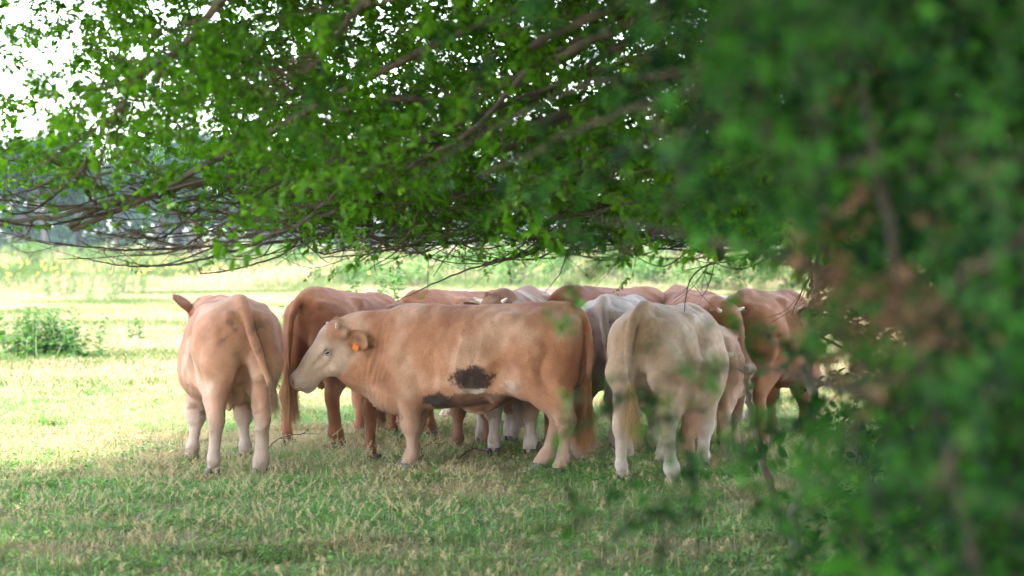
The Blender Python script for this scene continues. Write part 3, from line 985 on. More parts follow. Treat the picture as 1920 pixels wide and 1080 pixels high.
def build_cow_surface(P, vox=0.013):
    """P: pose and build. Cow space: +x forward, +y its left, z up; buttocks at x=0, hip 1.25 m high."""
    g = P.get
    yaw, pitch = R_(g('yaw', 0)), R_(g('pitch', 45))
    roll = R_(g('roll', 0))
    poll = np.array(g('poll', (1.86, 0, 1.10)))
    hf = np.array([math.cos(pitch) * math.cos(yaw), math.cos(pitch) * math.sin(yaw), -math.sin(pitch)])
    hl = np.array([-math.sin(yaw), math.cos(yaw), 0.0])
    hu = np.cross(hf, hl)
    hl, hu = hl * math.cos(roll) + hu * math.sin(roll), hu * math.cos(roll) - hl * math.sin(roll)
    hs = g('headscale', 1.08)
    H = lambda x, y, z: poll + (hf * x + hl * y + hu * z) * hs
    M = [hf, hl, hu]
    tail = np.array(g('tail', [(.16, 0, 1.222), (.06, 0, 1.205), (-.025, 0, 1.13), (-.045, 0, .95), (-.045, 0, .75), (-.04, 0, .58)]))
    lo = np.minimum(np.minimum((-.12, -.42, 0.02), poll - .75), tail.min(0) - .08)
    hi = np.maximum(np.maximum((1.75, .42, 1.33), poll + .75), tail.max(0) + .08)
    # tight bounds round the head
    hp = np.array([H(-.1, .16, .1), H(-.1, -.16, .1), H(.6, .1, .02), H(.6, -.1, .02), H(.5, 0, -.25), H(0, .16, -.3), H(0, -.16, -.3)])
    lo = np.minimum(np.minimum((-.12, -.42, 0.02), hp.min(0) - .04), tail.min(0) - .08)
    hi = np.maximum(np.maximum((1.75, .42, 1.33), hp.max(0) + .04), tail.max(0) + .08)
    lo[2] = 0.02
    F = Field(lo, hi, vox)
    # torso: a loft of pear-shaped superellipses
    belly = g('belly', 0.0)
    xs = F.ax[0]
    T = TORSO
    xq = np.clip(xs, T[0, 0], T[-1, 0])
    def sm(col):
        return np.interp(xq, T[:, 0], T[:, col])
    top, bot, wid, pear = (sm(c) for c in (1, 2, 3, 4))
    ker = np.hanning(9); ker /= ker.sum()
    pad = lambda a: np.convolve(np.pad(a, 4, mode='edge'), ker, mode='valid')
    top, bot, wid, pear = pad(top), pad(bot), pad(wid), pad(pear)
    bot = bot - belly * np.exp(-((xs - .85) / .3) ** 2)
    wid = wid * (1 + .6 * belly * np.exp(-((xs - .85) / .35) ** 2)) * g('fat', 1.0)
    zc, hh = (top + bot) / 2, (top - bot) / 2
    X = xs[:, None, None]; Y = F.ax[1][None, :, None]; Z = F.ax[2][None, None, :]
    u = (Z - zc[:, None, None]) / hh[:, None, None]
    w = wid[:, None, None] * (1 - pear[:, None, None] * np.clip(u, -1, 1))
    r = (np.abs(Y / w) ** 2.35 + np.abs(u) ** 2.35) ** (1 / 2.35)
    d = (r - 1) * np.minimum(wid, hh)[:, None, None]
    d = np.maximum(d, np.maximum(T[0, 0] - X, X - T[-1, 0]))
    F.f = np.minimum(F.f, d.astype(np.float32))
    legs = g('legs', {})
    foot = {}
    for side, sn in ((1, 'L'), (-1, 'R')):
        y = lambda v: v * side
        # ---- hindquarter
        dx, dy = legs.get('h' + sn, (0, 0))
        st = np.array([.40 + dx * .18, y(.165), .70]); hk = np.array([.085 + dx * .62, y(.160) + dy * .6, .415])
        fl = np.array([.105 + dx * .95, y(.160) + dy * .95, .145]); ft = np.array([.145 + dx, y(.160) + dy, .085])
        F.cone((.34, y(.10), 1.06), (.33, y(.135), .86), .135, .150, .05)          # rump to thigh
        F.cone((.33, y(.145), .90), st - (.02, 0, 0), .160, .125, .035)             # quadriceps
        F.cone((.12, y(.105), 1.04), (.125, y(.150), .80), .122, .140, .026)       # biceps femoris
        F.cone((.060, y(.080), 1.02), (.070, y(.120), .74), .080, .094, .013)      # semitendinosus
        F.cone((.115, y(.130), .82), (.115, y(.150), .60) + np.array([dx * .35, dy * .3, 0]), .128, .080, .028)
        F.cone(st + (-.05, y(.0), -.01), hk + (.040, 0, .06), .122, .062, .05)     # gaskin
        F.cone((.075 + dx * .35, y(.150) + dy * .3, .62), hk + (-.030, 0, .03), .048, .030, .035)  # Achilles tendon
        F.ell(hk + (.000, 0, 0), (.068, .050, .078), .025)
        F.cone(hk + (-.035, 0, .035), hk + (-.022, 0, -.04), .026, .028, .03)
        F.cone(hk + (0.004, 0, -.02), fl, .045, .041, .022)
        F.ell(fl, (.054, .051, .050), .025)
        F.cone(fl, ft, .045, .047, .02)
        foot['h' + sn] = ft
        # ---- forequarter
        dx, dy = legs.get('f' + sn, (0, 0))
        el = np.array([1.20 + dx * .12, y(.165), .66]); kn = np.array([1.275 + dx * .55, y(.150) + dy * .5, .350])
        fl = np.array([1.272 + dx * .93, y(.150) + dy * .93, .140]); ft = np.array([1.305 + dx, y(.150) + dy, .085])
        F.cone((1.20, y(.085), 1.12), (1.36, y(.150), .82), .085, .125, .035)       # shoulder blade
        F.cone((1.12, y(.130), .98), (1.20, y(.150), .78), .090, .108, .030)        # triceps
        F.cone((1.41, y(.130), .76), (1.27, y(.150), .68), .115, .115, .05)        # upper arm
        F.cone((1.28 + dx * .1, y(.150), .72), kn + (0, 0, .05), .125, .068, .05)  # forearm
        F.cone(el, el + (.03, 0, -.05), .055, .050, .04)
        F.ell(kn, (.070, .066, .075), .03)
        F.cone(kn + (0, 0, -.03), fl, .044, .041, .02)
        F.ell(fl, (.053, .050, .048), .025)
        F.cone(fl, ft, .045, .047, .02)
        foot['f' + sn] = ft
        # hip bone, flank fold
        F.ell((.50, y(.205), 1.155), (.060, .040, .042), .065)
        F.ell((.035, y(.095), 1.120), (.050, .045, .050), .04)
        F.ell((.56, y(.285), 1.02), (.12, .065, .12), .07, carve=True)             # hollow of the flank
        F.ell((.55, y(.300), .74), (.07, .085, .10), .06, carve=True)
        F.cone((.50, y(.185), .72), (.60, y(.160), .56), .050, .045, .06)          # flank fold
        F.ell((1.07, y(.320), .78), (.055, .065, .24), .05, carve=True)              # behind the shoulder
    # cleft below the tail
    F.cone((-.06, 0, 1.04), (-.03, 0, .66), .022, .040, .03, carve=True)
    F.cone((.10, 0, .70), (.22, 0, .52), .06, .05, .05, carve=True)
    F.cone((.02, 0, 1.17), (.22, 0, 1.22), .050, .055, .06)                        # tail head ridge
    F.cone((.30, 0, 1.222), (1.25, 0, 1.192), .035, .04, .05)                      # spine
    F.cone((1.10, 0, 1.170), (1.36, 0, 1.155), .058, .065, .06)                    # withers
    # neck
    B0 = np.array([1.34, 0, .985]); Bp = poll - hf * .035 - hu * .125
    mid = (B0 + Bp) / 2 + np.array([.10, 0, .01]) * g('neckbend', 1.0)
    nb = catmull([B0, mid, Bp], 7)
    F.chain(nb, np.linspace(.205, .108, 7), .06, flat=(1, 1.30, 1))
    low0 = np.array([1.44, 0, .72]); lowp = H(.16, 0, -.20)
    lm = (low0 + lowp) / 2 + np.array([.05, 0, -.01]) * g('neckbend', 1.0)
    lb = catmull([low0, lm, lowp], 7)
    F.chain(lb, np.linspace(.185, .075, 7), .07, flat=(1, 1.35, 1))
    dl = catmull([np.array([1.52, 0, .58]), (np.array([1.52, 0, .58]) + lowp) / 2 + np.array([.02, 0, -.035]), lowp + (np.array([0, 0, -.02]))], 6)
    F.chain(dl, [.085, .075, .06, .05, .045, .035], .05, flat=(1, 1.7, 1))
    F.cone((1.30, 0, .53), (1.50, 0, .57), .10, .115, .07)                         # brisket
    # belly line
    for e in g('extra', []):
        if e[0] == 'ell':
            F.ell(*e[1:])
        else:
            F.cone(*e[1:])
    # head
    def he(c, r, k, carve=False):
        F.ell(H(*c), [q * hs for q in r], k, M, carve)
    def hc(a, b, ra, rb, k, carve=False):
        F.cone(H(*a), H(*b), ra * hs, rb * hs, k, carve)
    he((.10, 0, -.075), (.135, .108, .105), .05)
    he((.015, 0, -.020), (.060, .085, .055), .05)
    hc((.10, 0, -.055), (.39, 0, -.072), .088, .062, .05)
    hc((.08, 0, -.045), (.22, 0, -.035), .080, .050, .05)
    for s in (1, -1):
        hc((.085, s * .045, -.165), (.21, s * .042, -.180), .072, .062, .05)    # cheek and jaw angle
        hc((.21, s * .036, -.172), (.40, s * .024, -.132), .054, .032, .04)
        hc((.145, s * .085, -.035), (.225, s * .070, -.045), .030, .022, .03)   # brow
        hc((.205, s * .080, -.098), (.32, s * .058, -.100), .024, .018, .025)   # cheekbone
        hc((.24, s * .085, -.072), (.33, s * .075, -.080), .012, .010, .02, True)
        he((.190, s * .114, -.066), (.026, .018, .016), .016, True)
        he((.452, s * .042, -.060), (.042, .038, .042), .022)
        hc((.425, s * .045, -.105), (.36, s * .045, -.118), .034, .020, .025)
    he((.436, 0, -.088), (.070, .082, .072), .03)
    he((.398, 0, -.162), (.078, .054, .032), .015)
    hc((.50, 0, -.130), (.385, .072, -.128), .005, .007, .010, True)
    hc((.50, 0, -.130), (.385, -.072, -.128), .005, .007, .010, True)
    for s in (1, -1):
        he((.490, s * .050, -.050), (.020, .015, .019), .010, True)
        hc((.03, s * .085, -.060), (.005, s * .115, -.070), .036, .030, .03)    # ear root
    # tail
    tp = catmull(tail, 22)
    tr = np.interp(np.linspace(0, 1, 22), [0, .15, .4, 1], [.045, .044, .029, .017])
    F.chain(tp, tr, .014)
    V, Q = F.polygonise()
    # relax a little
    for it in range(2):
        s = np.zeros_like(V); c = np.zeros(len(V))
        for a, b in ((0, 1), (1, 2), (2, 3), (3, 0)):
            np.add.at(s, Q[:, a], V[Q[:, b]]); np.add.at(c, Q[:, a], 1)
            np.add.at(s, Q[:, b], V[Q[:, a]]); np.add.at(c, Q[:, b], 1)
        V = V * .45 + .55 * s / c[:, None]
    # skin relief along the normal: neck folds, muscle ripples
    n = np.cross(V[Q[:, 2]] - V[Q[:, 0]], V[Q[:, 3]] - V[Q[:, 1]])
    N = np.zeros_like(V)
    for a in range(4):
        np.add.at(N, Q[:, a], n)
    N = norm(N)
    tn = norm(Bp - B0)
    along = (V - B0) @ tn / np.linalg.norm(Bp - B0)
    hd = (V - poll)
    hx, hy, hz = hd @ hf / hs, hd @ hl / hs, hd @ hu / hs
    neckm = np.exp(-((along - .42) / .26) ** 2) * sstep(poll[0] - .02, poll[0] - .14, V[:, 0]) * np.clip((1.13 - V[:, 2]) / .2, 0, 1) * (V[:, 0] > 1.3)
    wob = vnoise(V, 2.2, 3)
    fold = np.sin((along * np.linalg.norm(Bp - B0) + wob * .02 + (V[:, 2] - 1) * .12) / .046 * 6.283)
    V = V + N * (fold * .0062 * neckm)[:, None]
    V = V + N * (vnoise(V, 1.7, 4) * .008 + vnoise(V, 3.4, 5) * .0065 + vnoise(V, 8.0, 8) * .0018)[:, None]
    ribs = np.exp(-((V[:, 0] - .88) / .16) ** 2) * np.exp(-((V[:, 2] - .80) / .17) ** 2)
    V = V + N * (np.sin((V[:, 0] + (V[:, 2] - .8) * .25) / .085 * 6.283) * .0032 * ribs)[:, None]
    wr = np.exp(-((hx - .28) / .09) ** 2) * np.exp(-((hz + .11) / .05) ** 2)
    V = V + N * (np.sin((hx * .8 + hz * 1.1 + wob * .006) / .020 * 6.283) * .0016 * wr)[:, None]
    return dict(V=V, Q=Q, N=N, hx=hx, hy=hy, hz=hz, H=H, M=M, foot=foot, tailtip=tp[-1], taildir=norm(tp[-1] - tp[-3]), along=along, poll=poll, hs=hs)

def lerp3(c, d, t):
    d = np.asarray(d)
    return c * (1 - t[:, None]) + (d[None, :] if d.ndim == 1 else d) * t[:, None]

def sstep(a, b, x):
    t = np.clip((x - a) / (b - a), 0, 1)
    return t * t * (3 - 2 * t)

def coat_colours(S, base, pale, dark, opt):
    V = S['V']
    c = np.repeat(np.array(base, float)[None, :], len(V), 0)
    seed = opt.get('seed', 1)
    n1 = vnoise(V, 1.6, seed); n2 = vnoise(V, 4.5, seed + 9); n3 = vnoise(V, 12, seed + 21)
    # darker, redder saddle and rump; paler belly, flank fold, inner legs and shins
    c = lerp3(c, dark, .75 * sstep(-.1, .9, n1 + .35 * n2) * sstep(.5, .9, V[:, 2]))
    c = lerp3(c, pale, .60 * sstep(.0, 1.0, -n1 + .4 * n2))
    leg = sstep(.66, .20, V[:, 2] + .07 * n1 + .03 * n3) * opt.get('leg', .8)
    c = lerp3(c, opt.get('legcol', pale), leg)
    inner = sstep(.12, .03, np.abs(V[:, 1])) * sstep(1.0, .6, V[:, 2]) * sstep(.45, .0, V[:, 0])
    c = lerp3(c, pale, .7 * inner)
    stifle = np.exp(-(((V[:, 0] - .46) / .10) ** 2 + ((V[:, 2] - .66) / .12) ** 2))
    c = lerp3(c, pale, .65 * np.clip(stifle, 0, 1) * opt.get('stifle', 1))
    scuff = opt.get('scuff', .5)
    k = sstep(.3, .9, n2 + .5 * n3) * (np.exp(-((V[:, 2] - .40) / .09) ** 2)) * scuff
    c = lerp3(c, (.20, .10, .05), k * .8)
    # dirt stained hindquarters
    dirt = opt.get('rumpdirt', .0)
    if dirt:
        m = sstep(.0, .9, n2 + .5 * n3 + .3 * vnoise(V, 20, seed + 2)) * sstep(.30, .0, V[:, 0]) * np.exp(-((V[:, 2] - 1.00) / .15) ** 2) * sstep(.02, .06, np.abs(V[:, 1])) * sstep(.24, .10, np.abs(V[:, 1]))
        c = lerp3(c, (.10, .065, .045), m * dirt)
    for (bx, by, bz, rx, rz, col, amt, rag) in opt.get('patches', []):
        side = np.sign(by)
        m = 1 - np.sqrt(((V[:, 0] - bx) / rx) ** 2 + ((V[:, 2] - bz) / rz) ** 2) + rag * (n3 * .4 + n2 * .45 + .35 * vnoise(V, 26, seed + 4))
        m = sstep(-.10, .24, m) * (V[:, 1] * side > -.02)
        col = np.array(col)[None, :] * (1 + .5 * np.clip(n3 + n2, -1, 1))[:, None]
        c = lerp3(c, col, m * amt)
    # head
    hx, hy, hz = S['hx'], S['hy'], S['hz']
    hm = sstep(-.02, .06, hx) * sstep(.30, .22, np.sqrt(hy ** 2 + hz ** 2)) * (hx < .62)
    facec = np.array(opt.get('face', pale))
    c = lerp3(c, facec, hm * .95 * sstep(.02, .16, hx + .03 * n2))
    blaze = hm * sstep(.05, .02, np.abs(hy)) * sstep(.03, .10, hx) * sstep(.42, .2, hx) * (hz > -.06)
    c = lerp3(c, (.66, .52, .42), .6 * blaze * opt.get('blaze', 1))
    ring = np.exp(-(((hx - .19) / .032) ** 2 + ((np.abs(hy) - .098) / .03) ** 2 + ((hz + .062) / .028) ** 2))
    c = lerp3(c, (.62, .46, .38), .55 * np.clip(ring, 0, 1) * hm)
    e1 = (hx - .195) * .9 + (hz + .062) * .44; e2 = -(hx - .195) * .44 + (hz + .062) * .9
    c = lerp3(c, (.05, .025, .018), np.exp(-(e1 / .026) ** 2 - (e2 / .008) ** 2) * (np.abs(hy) > .06) * .9)
    muz = hm * sstep(.415, .45, hx + .006 * n3 + .3 * np.clip(-hz - .13, 0, .1))
    c = lerp3(c, opt.get('muzzle', (.74, .52, .46)), muz * .95)
    nost = np.exp(-(((hx - .487) / .014) ** 2 + ((np.abs(hy) - .046) / .012) ** 2 + ((hz + .052) / .014) ** 2))
    c = lerp3(c, (.03, .012, .01), np.clip(nost * 1.1, 0, 1))
    c *= (1 + .05 * n2 + .04 * n3)[:, None]
    return np.clip(c, .01, .9)

def coat_material(name):
    m, nt, out = mat_new(name)
    at = nd(nt, 'ShaderNodeAttribute', attribute_name='coat')
    tc = nd(nt, 'ShaderNodeTexCoord')
    mp = nd(nt, 'ShaderNodeMapping')
    mp.inputs['Scale'].default_value = (34, 90, 60)
    nt.links.new(tc.outputs['Object'], mp.inputs['Vector'])
    nz = nd(nt, 'ShaderNodeTexNoise', i_Scale=3.0, i_Detail=5.0, i_Roughness=0.7)
    nt.links.new(mp.outputs[0], nz.inputs['Vector'])
    big = nd(nt, 'ShaderNodeTexNoise', i_Scale=5.0, i_Detail=4.0, i_Roughness=0.6)
    nt.links.new(tc.outputs['Object'], big.inputs['Vector'])
    r1 = ramp(nt, [(0.3, (.74, .71, .68)), (0.7, (1.18, 1.2, 1.22))])
    nt.links.new(nz.outputs['Fac'], r1.inputs[0])
    r2 = ramp(nt, [(0.3, (.86, .82, .78)), (0.72, (1.12, 1.13, 1.14))])
    nt.links.new(big.outputs['Fac'], r2.inputs[0])
    c1 = mixc(nt, 1.0, at.outputs['Color'], r1.outputs[0], 'MULTIPLY')
    c2 = mixc(nt, 1.0, c1, r2.outputs[0], 'MULTIPLY')
    bs = nd(nt, 'ShaderNodeBsdfPrincipled', i_Roughness=0.72)
    bs.inputs['Specular IOR Level'].default_value = 0.22
    bs.inputs['Sheen Weight'].default_value = 0.12
    bs.inputs['Sheen Roughness'].default_value = 0.5
    nt.links.new(c2, bs.inputs['Base Color'])
    bp = nd(nt, 'ShaderNodeBump', i_Strength=1.0, i_Distance=0.012)
    nt.links.new(nz.outputs['Fac'], bp.inputs['Height'])
    bp2 = nd(nt, 'ShaderNodeBump', i_Strength=0.7, i_Distance=0.035)
    nt.links.new(big.outputs['Fac'], bp2.inputs['Height'])
    nt.links.new(bp.outputs[0], bp2.inputs['Normal'])
    nt.links.new(bp2.outputs[0], bs.inputs['Normal'])
    nt.links.new(bs.outputs[0], out.inputs['Surface'])
    return m

COAT = coat_material('coat')
HORN = plain_material('horn', (.72, .62, .50), .45, 60, .3)
HOOF = plain_material('hoof', (.11, .075, .055), .5, 50, .35)
EYE = plain_material('eye', (.012, .008, .006), .08, 20, .1, .8)
TAGM = plain_material('ear_tag_plastic', (.85, .22, .04), .4, 30, .08)

def ear_mesh(length, width, outer, inner):
    """a cupped ear, two skins: x along the ear, z across, cup recessed towards -y"""
    nu, nv = 18, 13
    V, Cc, F = [], [], []
    for skin in (0, 1):
        for i in range(nu):
            u = i / (nu - 1)
            w = width * .5 * max(.04, (1 - (max(0, u - .52) / .48) ** 2.4) ** .5 if u > .52 else (.42 + .58 * math.sin(u / .52 * 1.5708)))
            curl = 1.25 * (1 - u) ** 1.2 + .25
            for j in range(nv):
                v = -1 + 2 * j / (nv - 1)
                ang = v * curl
                z = w * math.sin(ang) / max(math.sin(min(curl, 1.5708)), .2)
                y = -w * 1.05 * (math.cos(ang) - math.cos(curl)) - .012 + (.006 * (1 - abs(v) ** 3) if skin else 0)
                V.append((u * length, y + .03 * u * u, z))
                e = min(1, max(abs(v) ** 3, u ** 7))
                core = max(0, 1 - abs(v) * 1.6) * max(0, 1 - abs(u - .45) * 2.2)
                if skin == 0:
                    Cc.append(outer)
                else:
                    Cc.append([(inner[k] * (1 - e) + outer[k] * e) * (1 - core) + (.20, .075, .03)[k] * core for k in range(3)])
    for skin in (0, 1):
        o = skin * nu * nv
        for i in range(nu - 1):
            for j in range(nv - 1):
                a = o + i * nv + j
                q = [a, a + 1, a + nv + 1, a + nv]
                F.append(q if skin == 0 else q[::-1])
    for i in range(nu - 1):
        for j in (0, nv - 1):
            a = i * nv + j; b = a + nv
            F.append([a, b, b + nu * nv, a + nu * nv])
    for j in range(nv - 1):
        a = (nu - 1) * nv + j
        F.append([a, a + 1, a + 1 + nu * nv, a + nu * nv])
    return np.array(V), np.array(F), np.array(Cc)

def hair_strips(root, direc, length, width, rg, bend=None, segs=3):
    """thin tapering strips from points: root (n,3), direc (n,3)"""
    n = len(root)
    side = norm(np.cross(direc, rg.normal(size=(n, 3))))
    bend = np.zeros((n, 3)) if bend is None else bend
    V = np.zeros((n, segs * 2 + 1, 3))
    for s in range(segs):
        t = s / segs
        c = root + direc * (length * t)[:, None] + bend * (t * t)
        w = (width * (1 - .75 * t))[:, None]
        V[:, 2 * s] = c - side * w
        V[:, 2 * s + 1] = c + side * w
    V[:, -1] = root + direc * length[:, None] + bend
    b = (np.arange(n) * (segs * 2 + 1))[:, None]
    q = np.vstack([np.hstack([b + 2 * s, b + 2 * s + 1, b + 2 * s + 3, b + 2 * s + 2]) for s in range(segs - 1)])
    e = 2 * segs
    t3 = np.hstack([b + e - 2, b + e - 1, b + e])
    return V.reshape(-1, 3), q, t3

def hoof_mesh():
    bm = bmesh.new()
    for s in (1, -1):
        prof = [(.000, .048, .026), (.020, .046, .025), (.045, .040, .023), (.062, .034, .020)]
        rings = []
        for z, rx, ry in prof:
            ring = []
            for k in range(12):
                a = k / 12 * 6.283
                x = math.cos(a) * rx + .012 - z * .28 + (.012 if math.cos(a) > .8 else 0)
                yy = math.sin(a) * ry
                ring.append(bm.verts.new((x, yy + s * .027, z)))
            rings.append(ring)
        for a, b in zip(rings, rings[1:]):
            for k in range(12):
                bm.faces.new((a[k], a[(k + 1) % 12], b[(k + 1) % 12], b[k]))
        bm.faces.new(rings[0][::-1]); bm.faces.new(rings[-1])
    me = bpy.data.meshes.new('hoof')
    bm.to_mesh(me); bm.free()
    me.materials.append(HOOF)
    for p in me.polygons: p.use_smooth = True
    return me
HOOF_ME = hoof_mesh()

def cow(label, loc, heading, scale, pose, col, fur=0, vox=0.014, tag=False, horns=True, group='cattle standing close together under the tree'):
    """heading in degrees: 0 = facing away from the camera (+Y), positive = turned to the left; loc = ground point under the hips"""
    root = thing('cow', label, 'cow', (loc[0], loc[1], ground_z(loc[0], loc[1])), R_(90 + heading), scale, group)
    S = build_cow_surface(pose, vox)
    root.rotation_euler[1] = R_(pose.get('slope', 0))
    sh = np.array([.20, 0, 0])          # root sits between the hind feet
    cc = coat_colours(S, *col[:3], col[3])
    body = link('body', mesh_np('cow_body', S['V'] - sh, S['Q'], COAT, True, {'coat': cc}), root)
    for kf, ft in S['foot'].items():
        h = link('hoof', HOOF_ME, root, (ft[0] - sh[0] + .008, ft[1], 0.0))
        h.scale = (1.2, 1.1, 1.35)
    opt = col[3]
    H, M = S['H'], S['M']
    rg = rng(opt.get('seed', 1) * 7 + 3)
    hmat = Matrix([[M[0][i], M[1][i], M[2][i]] for i in range(3)])
    if pose.get('head', True):
        outer = opt.get('ear', col[0])
        inner = opt.get('earin', (.50, .27, .16))
        for s in (1, -1):
            ax, op = pose.get('earL' if s > 0 else 'earR', ((-.28, s * .92, -.12), (.85, s * .25, -.30)))
            V, F_, Cc = ear_mesh(.185, .145, outer, inner)
            ax = norm(np.array(ax)); op = np.array(op, float); op = norm(op - ax * (op @ ax)); wz = np.cross(ax, op)
            eb = np.array(pose.get('earbase', (.022, .116, -.080))) * (1, s, 1)
            W = eb + V[:, :1] * ax + V[:, 1:2] * op + V[:, 2:3] * wz
            Wc = np.array([H(*w) for w in W]) - sh
            link('ear', mesh_np('ear', Wc, F_, COAT, True, {'coat': Cc}), root)
            # fringe of hair inside and around the ear
            n = 420
            pick = rg.integers(0, len(Wc), n)
            dirn = norm(rg.normal(size=(n, 3)) + 1.2 * norm(Wc[pick] - Wc[0]))
            hv, hq, ht = hair_strips(Wc[pick], dirn, rg.uniform(.012, .034, n), np.full(n, .0012), rg)
            hc = np.repeat(Cc[pick], 7, 0) * 1.15
            link('ear_hair', mesh_np('ear_hair', hv, [hq, ht], COAT, False, {'coat': hc}), root, kind='stuff')
            if horns:
                tb = Tubes()
                hp = [H(.020, s * .070, -.010) - sh, H(.012, s * .105, .006) - sh, H(.010, s * .135, .030) - sh]
                tb.add(catmull(hp, 6), np.linspace(.021, .007, 6), 8)
                link('horn', tb.mesh('horn', HORN), root)
            bm = bmesh.new(); bmesh.ops.create_uvsphere(bm, u_segments=14, v_segments=10, radius=.0240)
            me = bpy.data.meshes.new('eye'); bm.to_mesh(me); bm.free(); me.materials.append(EYE)
            for p in me.polygons: p.use_smooth = True
            link('eye', me, root, H(.190, s * .097, -.066) - sh)
            for nm, zz, rr, cl in (('eyelid', .0100, .0075, (.60, .42, .33)), ('eyelid', -.0125, .0045, (.70, .52, .45))):
                tb = Tubes()
                lid = [H(.163, s * .105, -.080) - sh, H(.190 - .44 * zz, s * .119, -.066 + .9 * zz) - sh, H(.218, s * .103, -.054) - sh]
                tb.add(catmull(lid, 10), np.array([.4, .7, .9, 1, 1, 1, 1, .9, .7, .4]) * rr, 8)
                me = tb.mesh(nm, COAT)
                a_ = me.attributes.new('coat', 'FLOAT_COLOR', 'POINT')
                a_.data.foreach_set('color', np.tile(np.array([*cl, 1], np.float32), len(me.vertices)))
                link(nm, me, root)
            if tag and s > 0:
                bm = bmesh.new()
                bmesh.ops.create_cube(bm, size=1, matrix=Matrix.Diagonal((.048, .048, .003, 1)))
                bmesh.ops.bevel(bm, geom=bm.edges[:], offset=.001, segments=1, affect='EDGES')
                bmesh.ops.create_cone(bm, cap_ends=True, segments=12, radius1=.009, radius2=.007, depth=.010, matrix=Matrix.Translation((.022, .0, .006)))
                me = bpy.data.meshes.new('ear_tag'); bm.to_mesh(me); bm.free(); me.materials.append(TAGM)
                o = link('ear_tag', me, root, H(*(eb + ax * .075 + op * .018 - wz * .045 * tag)) - sh)
                tocow = lambda v: norm(M[0] * v[0] + M[1] * v[1] + M[2] * v[2])
                zc = tocow(op); xc = tocow(ax * .45 + wz * .9 * tag); xc = norm(xc - zc * (xc @ zc)); yc = np.cross(zc, xc)
                o.rotation_euler = Matrix([[xc[i], yc[i], zc[i]] for i in range(3)]).to_euler()
        # forelock
        n = 1400
        a = rg.uniform(-1, 1, n); b = rg.uniform(-.07, .07, n)
        hp = np.array([H(b[i] + .015, a[i] * .075, .028 - .030 * a[i] ** 2) for i in range(n)]) - sh
        dr = norm(rg.normal(size=(n, 3)) * .55 + M[2] * .7 + M[0] * .7)
        hv, hq, ht = hair_strips(hp, dr, rg.uniform(.012, .032, n), np.full(n, .0009), rg)
        hc = np.repeat(np.array(opt.get('tuft', col[0]))[None, :] * rg.uniform(.8, 1.3, (n, 1)), 7, 0)
        link('forelock', mesh_np('forelock', hv, [hq, ht], COAT, False, {'coat': hc}), root, kind='stuff')
    # tail brush
    tt = S['tailtip'] - sh; td = S['taildir']
    n = opt.get('brushn', 700) * 2
    a = rg.normal(size=(n, 3)) * (.011, .011, .03)
    L = opt.get('brushlen', .26) * rg.uniform(.5, 1.1, n)
    dr = norm(td * 1.0 + np.array([0, 0, -.6]) + rg.normal(size=(n, 3)) * .13)
    hv, hq, ht = hair_strips(tt + a - td * .03 * rg.random((n, 1)), dr, L, np.full(n, .0012), rg, bend=rg.normal(size=(n, 3)) * .028 + np.array([0, 0, -.02]), segs=4)
    bc = np.array(opt.get('brush', col[0]))
    hc = np.repeat(bc[None, :] * rg.uniform(.7, 1.5, (n, 1)), 9, 0)
    link('tail_brush', mesh_np('tail_brush', hv, [hq, ht], COAT, False, {'coat': hc}), root, kind='stuff')
    # short coat hair, swept back and down
    if fur:
        V, Q, N = S['V'], S['Q'], S['N']
        area = np.linalg.norm(np.cross(V[Q[:, 1]] - V[Q[:, 0]], V[Q[:, 3]] - V[Q[:, 0]]), axis=1)
        f = rg.choice(len(Q), fur, p=area / area.sum())
        u, v = rg.random((fur, 1)), rg.random((fur, 1))
        p = (V[Q[f, 0]] * (1 - u) + V[Q[f, 1]] * u) * (1 - v) + (V[Q[f, 3]] * (1 - u) + V[Q[f, 2]] * u) * v
        nn = norm(N[Q[f]].mean(1))
        flow = np.array([-.8, 0, -.75]) + np.zeros_like(nn)
        flow[p[:, 2] < .6] = (-.1, 0, -1)
        flow = flow - nn * (flow * nn).sum(1, keepdims=True)
        ln = rg.uniform(.006, .013, fur)
        hd_ = (S['hx'][Q[f, 0]] > 0.02) & (p[:, 0] > 1.5)
        ln[hd_] *= .5
        dr = norm(nn * .32 + flow * .95 + rg.normal(size=(fur, 3)) * .22)
        side = norm(np.cross(dr, nn))
        w = .0007
        T = np.stack([p - sh - side * w, p - sh + side * w, p - sh + dr * ln[:, None]], 1).reshape(-1, 3)
        hc = np.repeat(np.clip(cc[Q[f, 0]] * rg.uniform(.85, 1.25, (fur, 1)), 0, .85), 3, 0)
        link('coat_hair', mesh_np('coat_hair', T, np.arange(fur * 3).reshape(-1, 3), COAT, False, {'coat': hc}), root, kind='stuff')
    return root
# ------------------------------------------------------------------ the herd
TAN = ((.56, .25, .135), (.72, .46, .33), (.40, .145, .068))
BROWN = ((.33, .115, .042), (.46, .22, .12), (.23, .072, .026))
RED = ((.29, .105, .042), (.33, .17, .10), (.17, .06, .024))
CREAM = ((.60, .40, .28), (.70, .56, .47), (.52, .32, .20))
GREY = ((.54, .42, .37), (.66, .57, .54), (.38, .28, .24))
MUD = (.045, .022, .014)

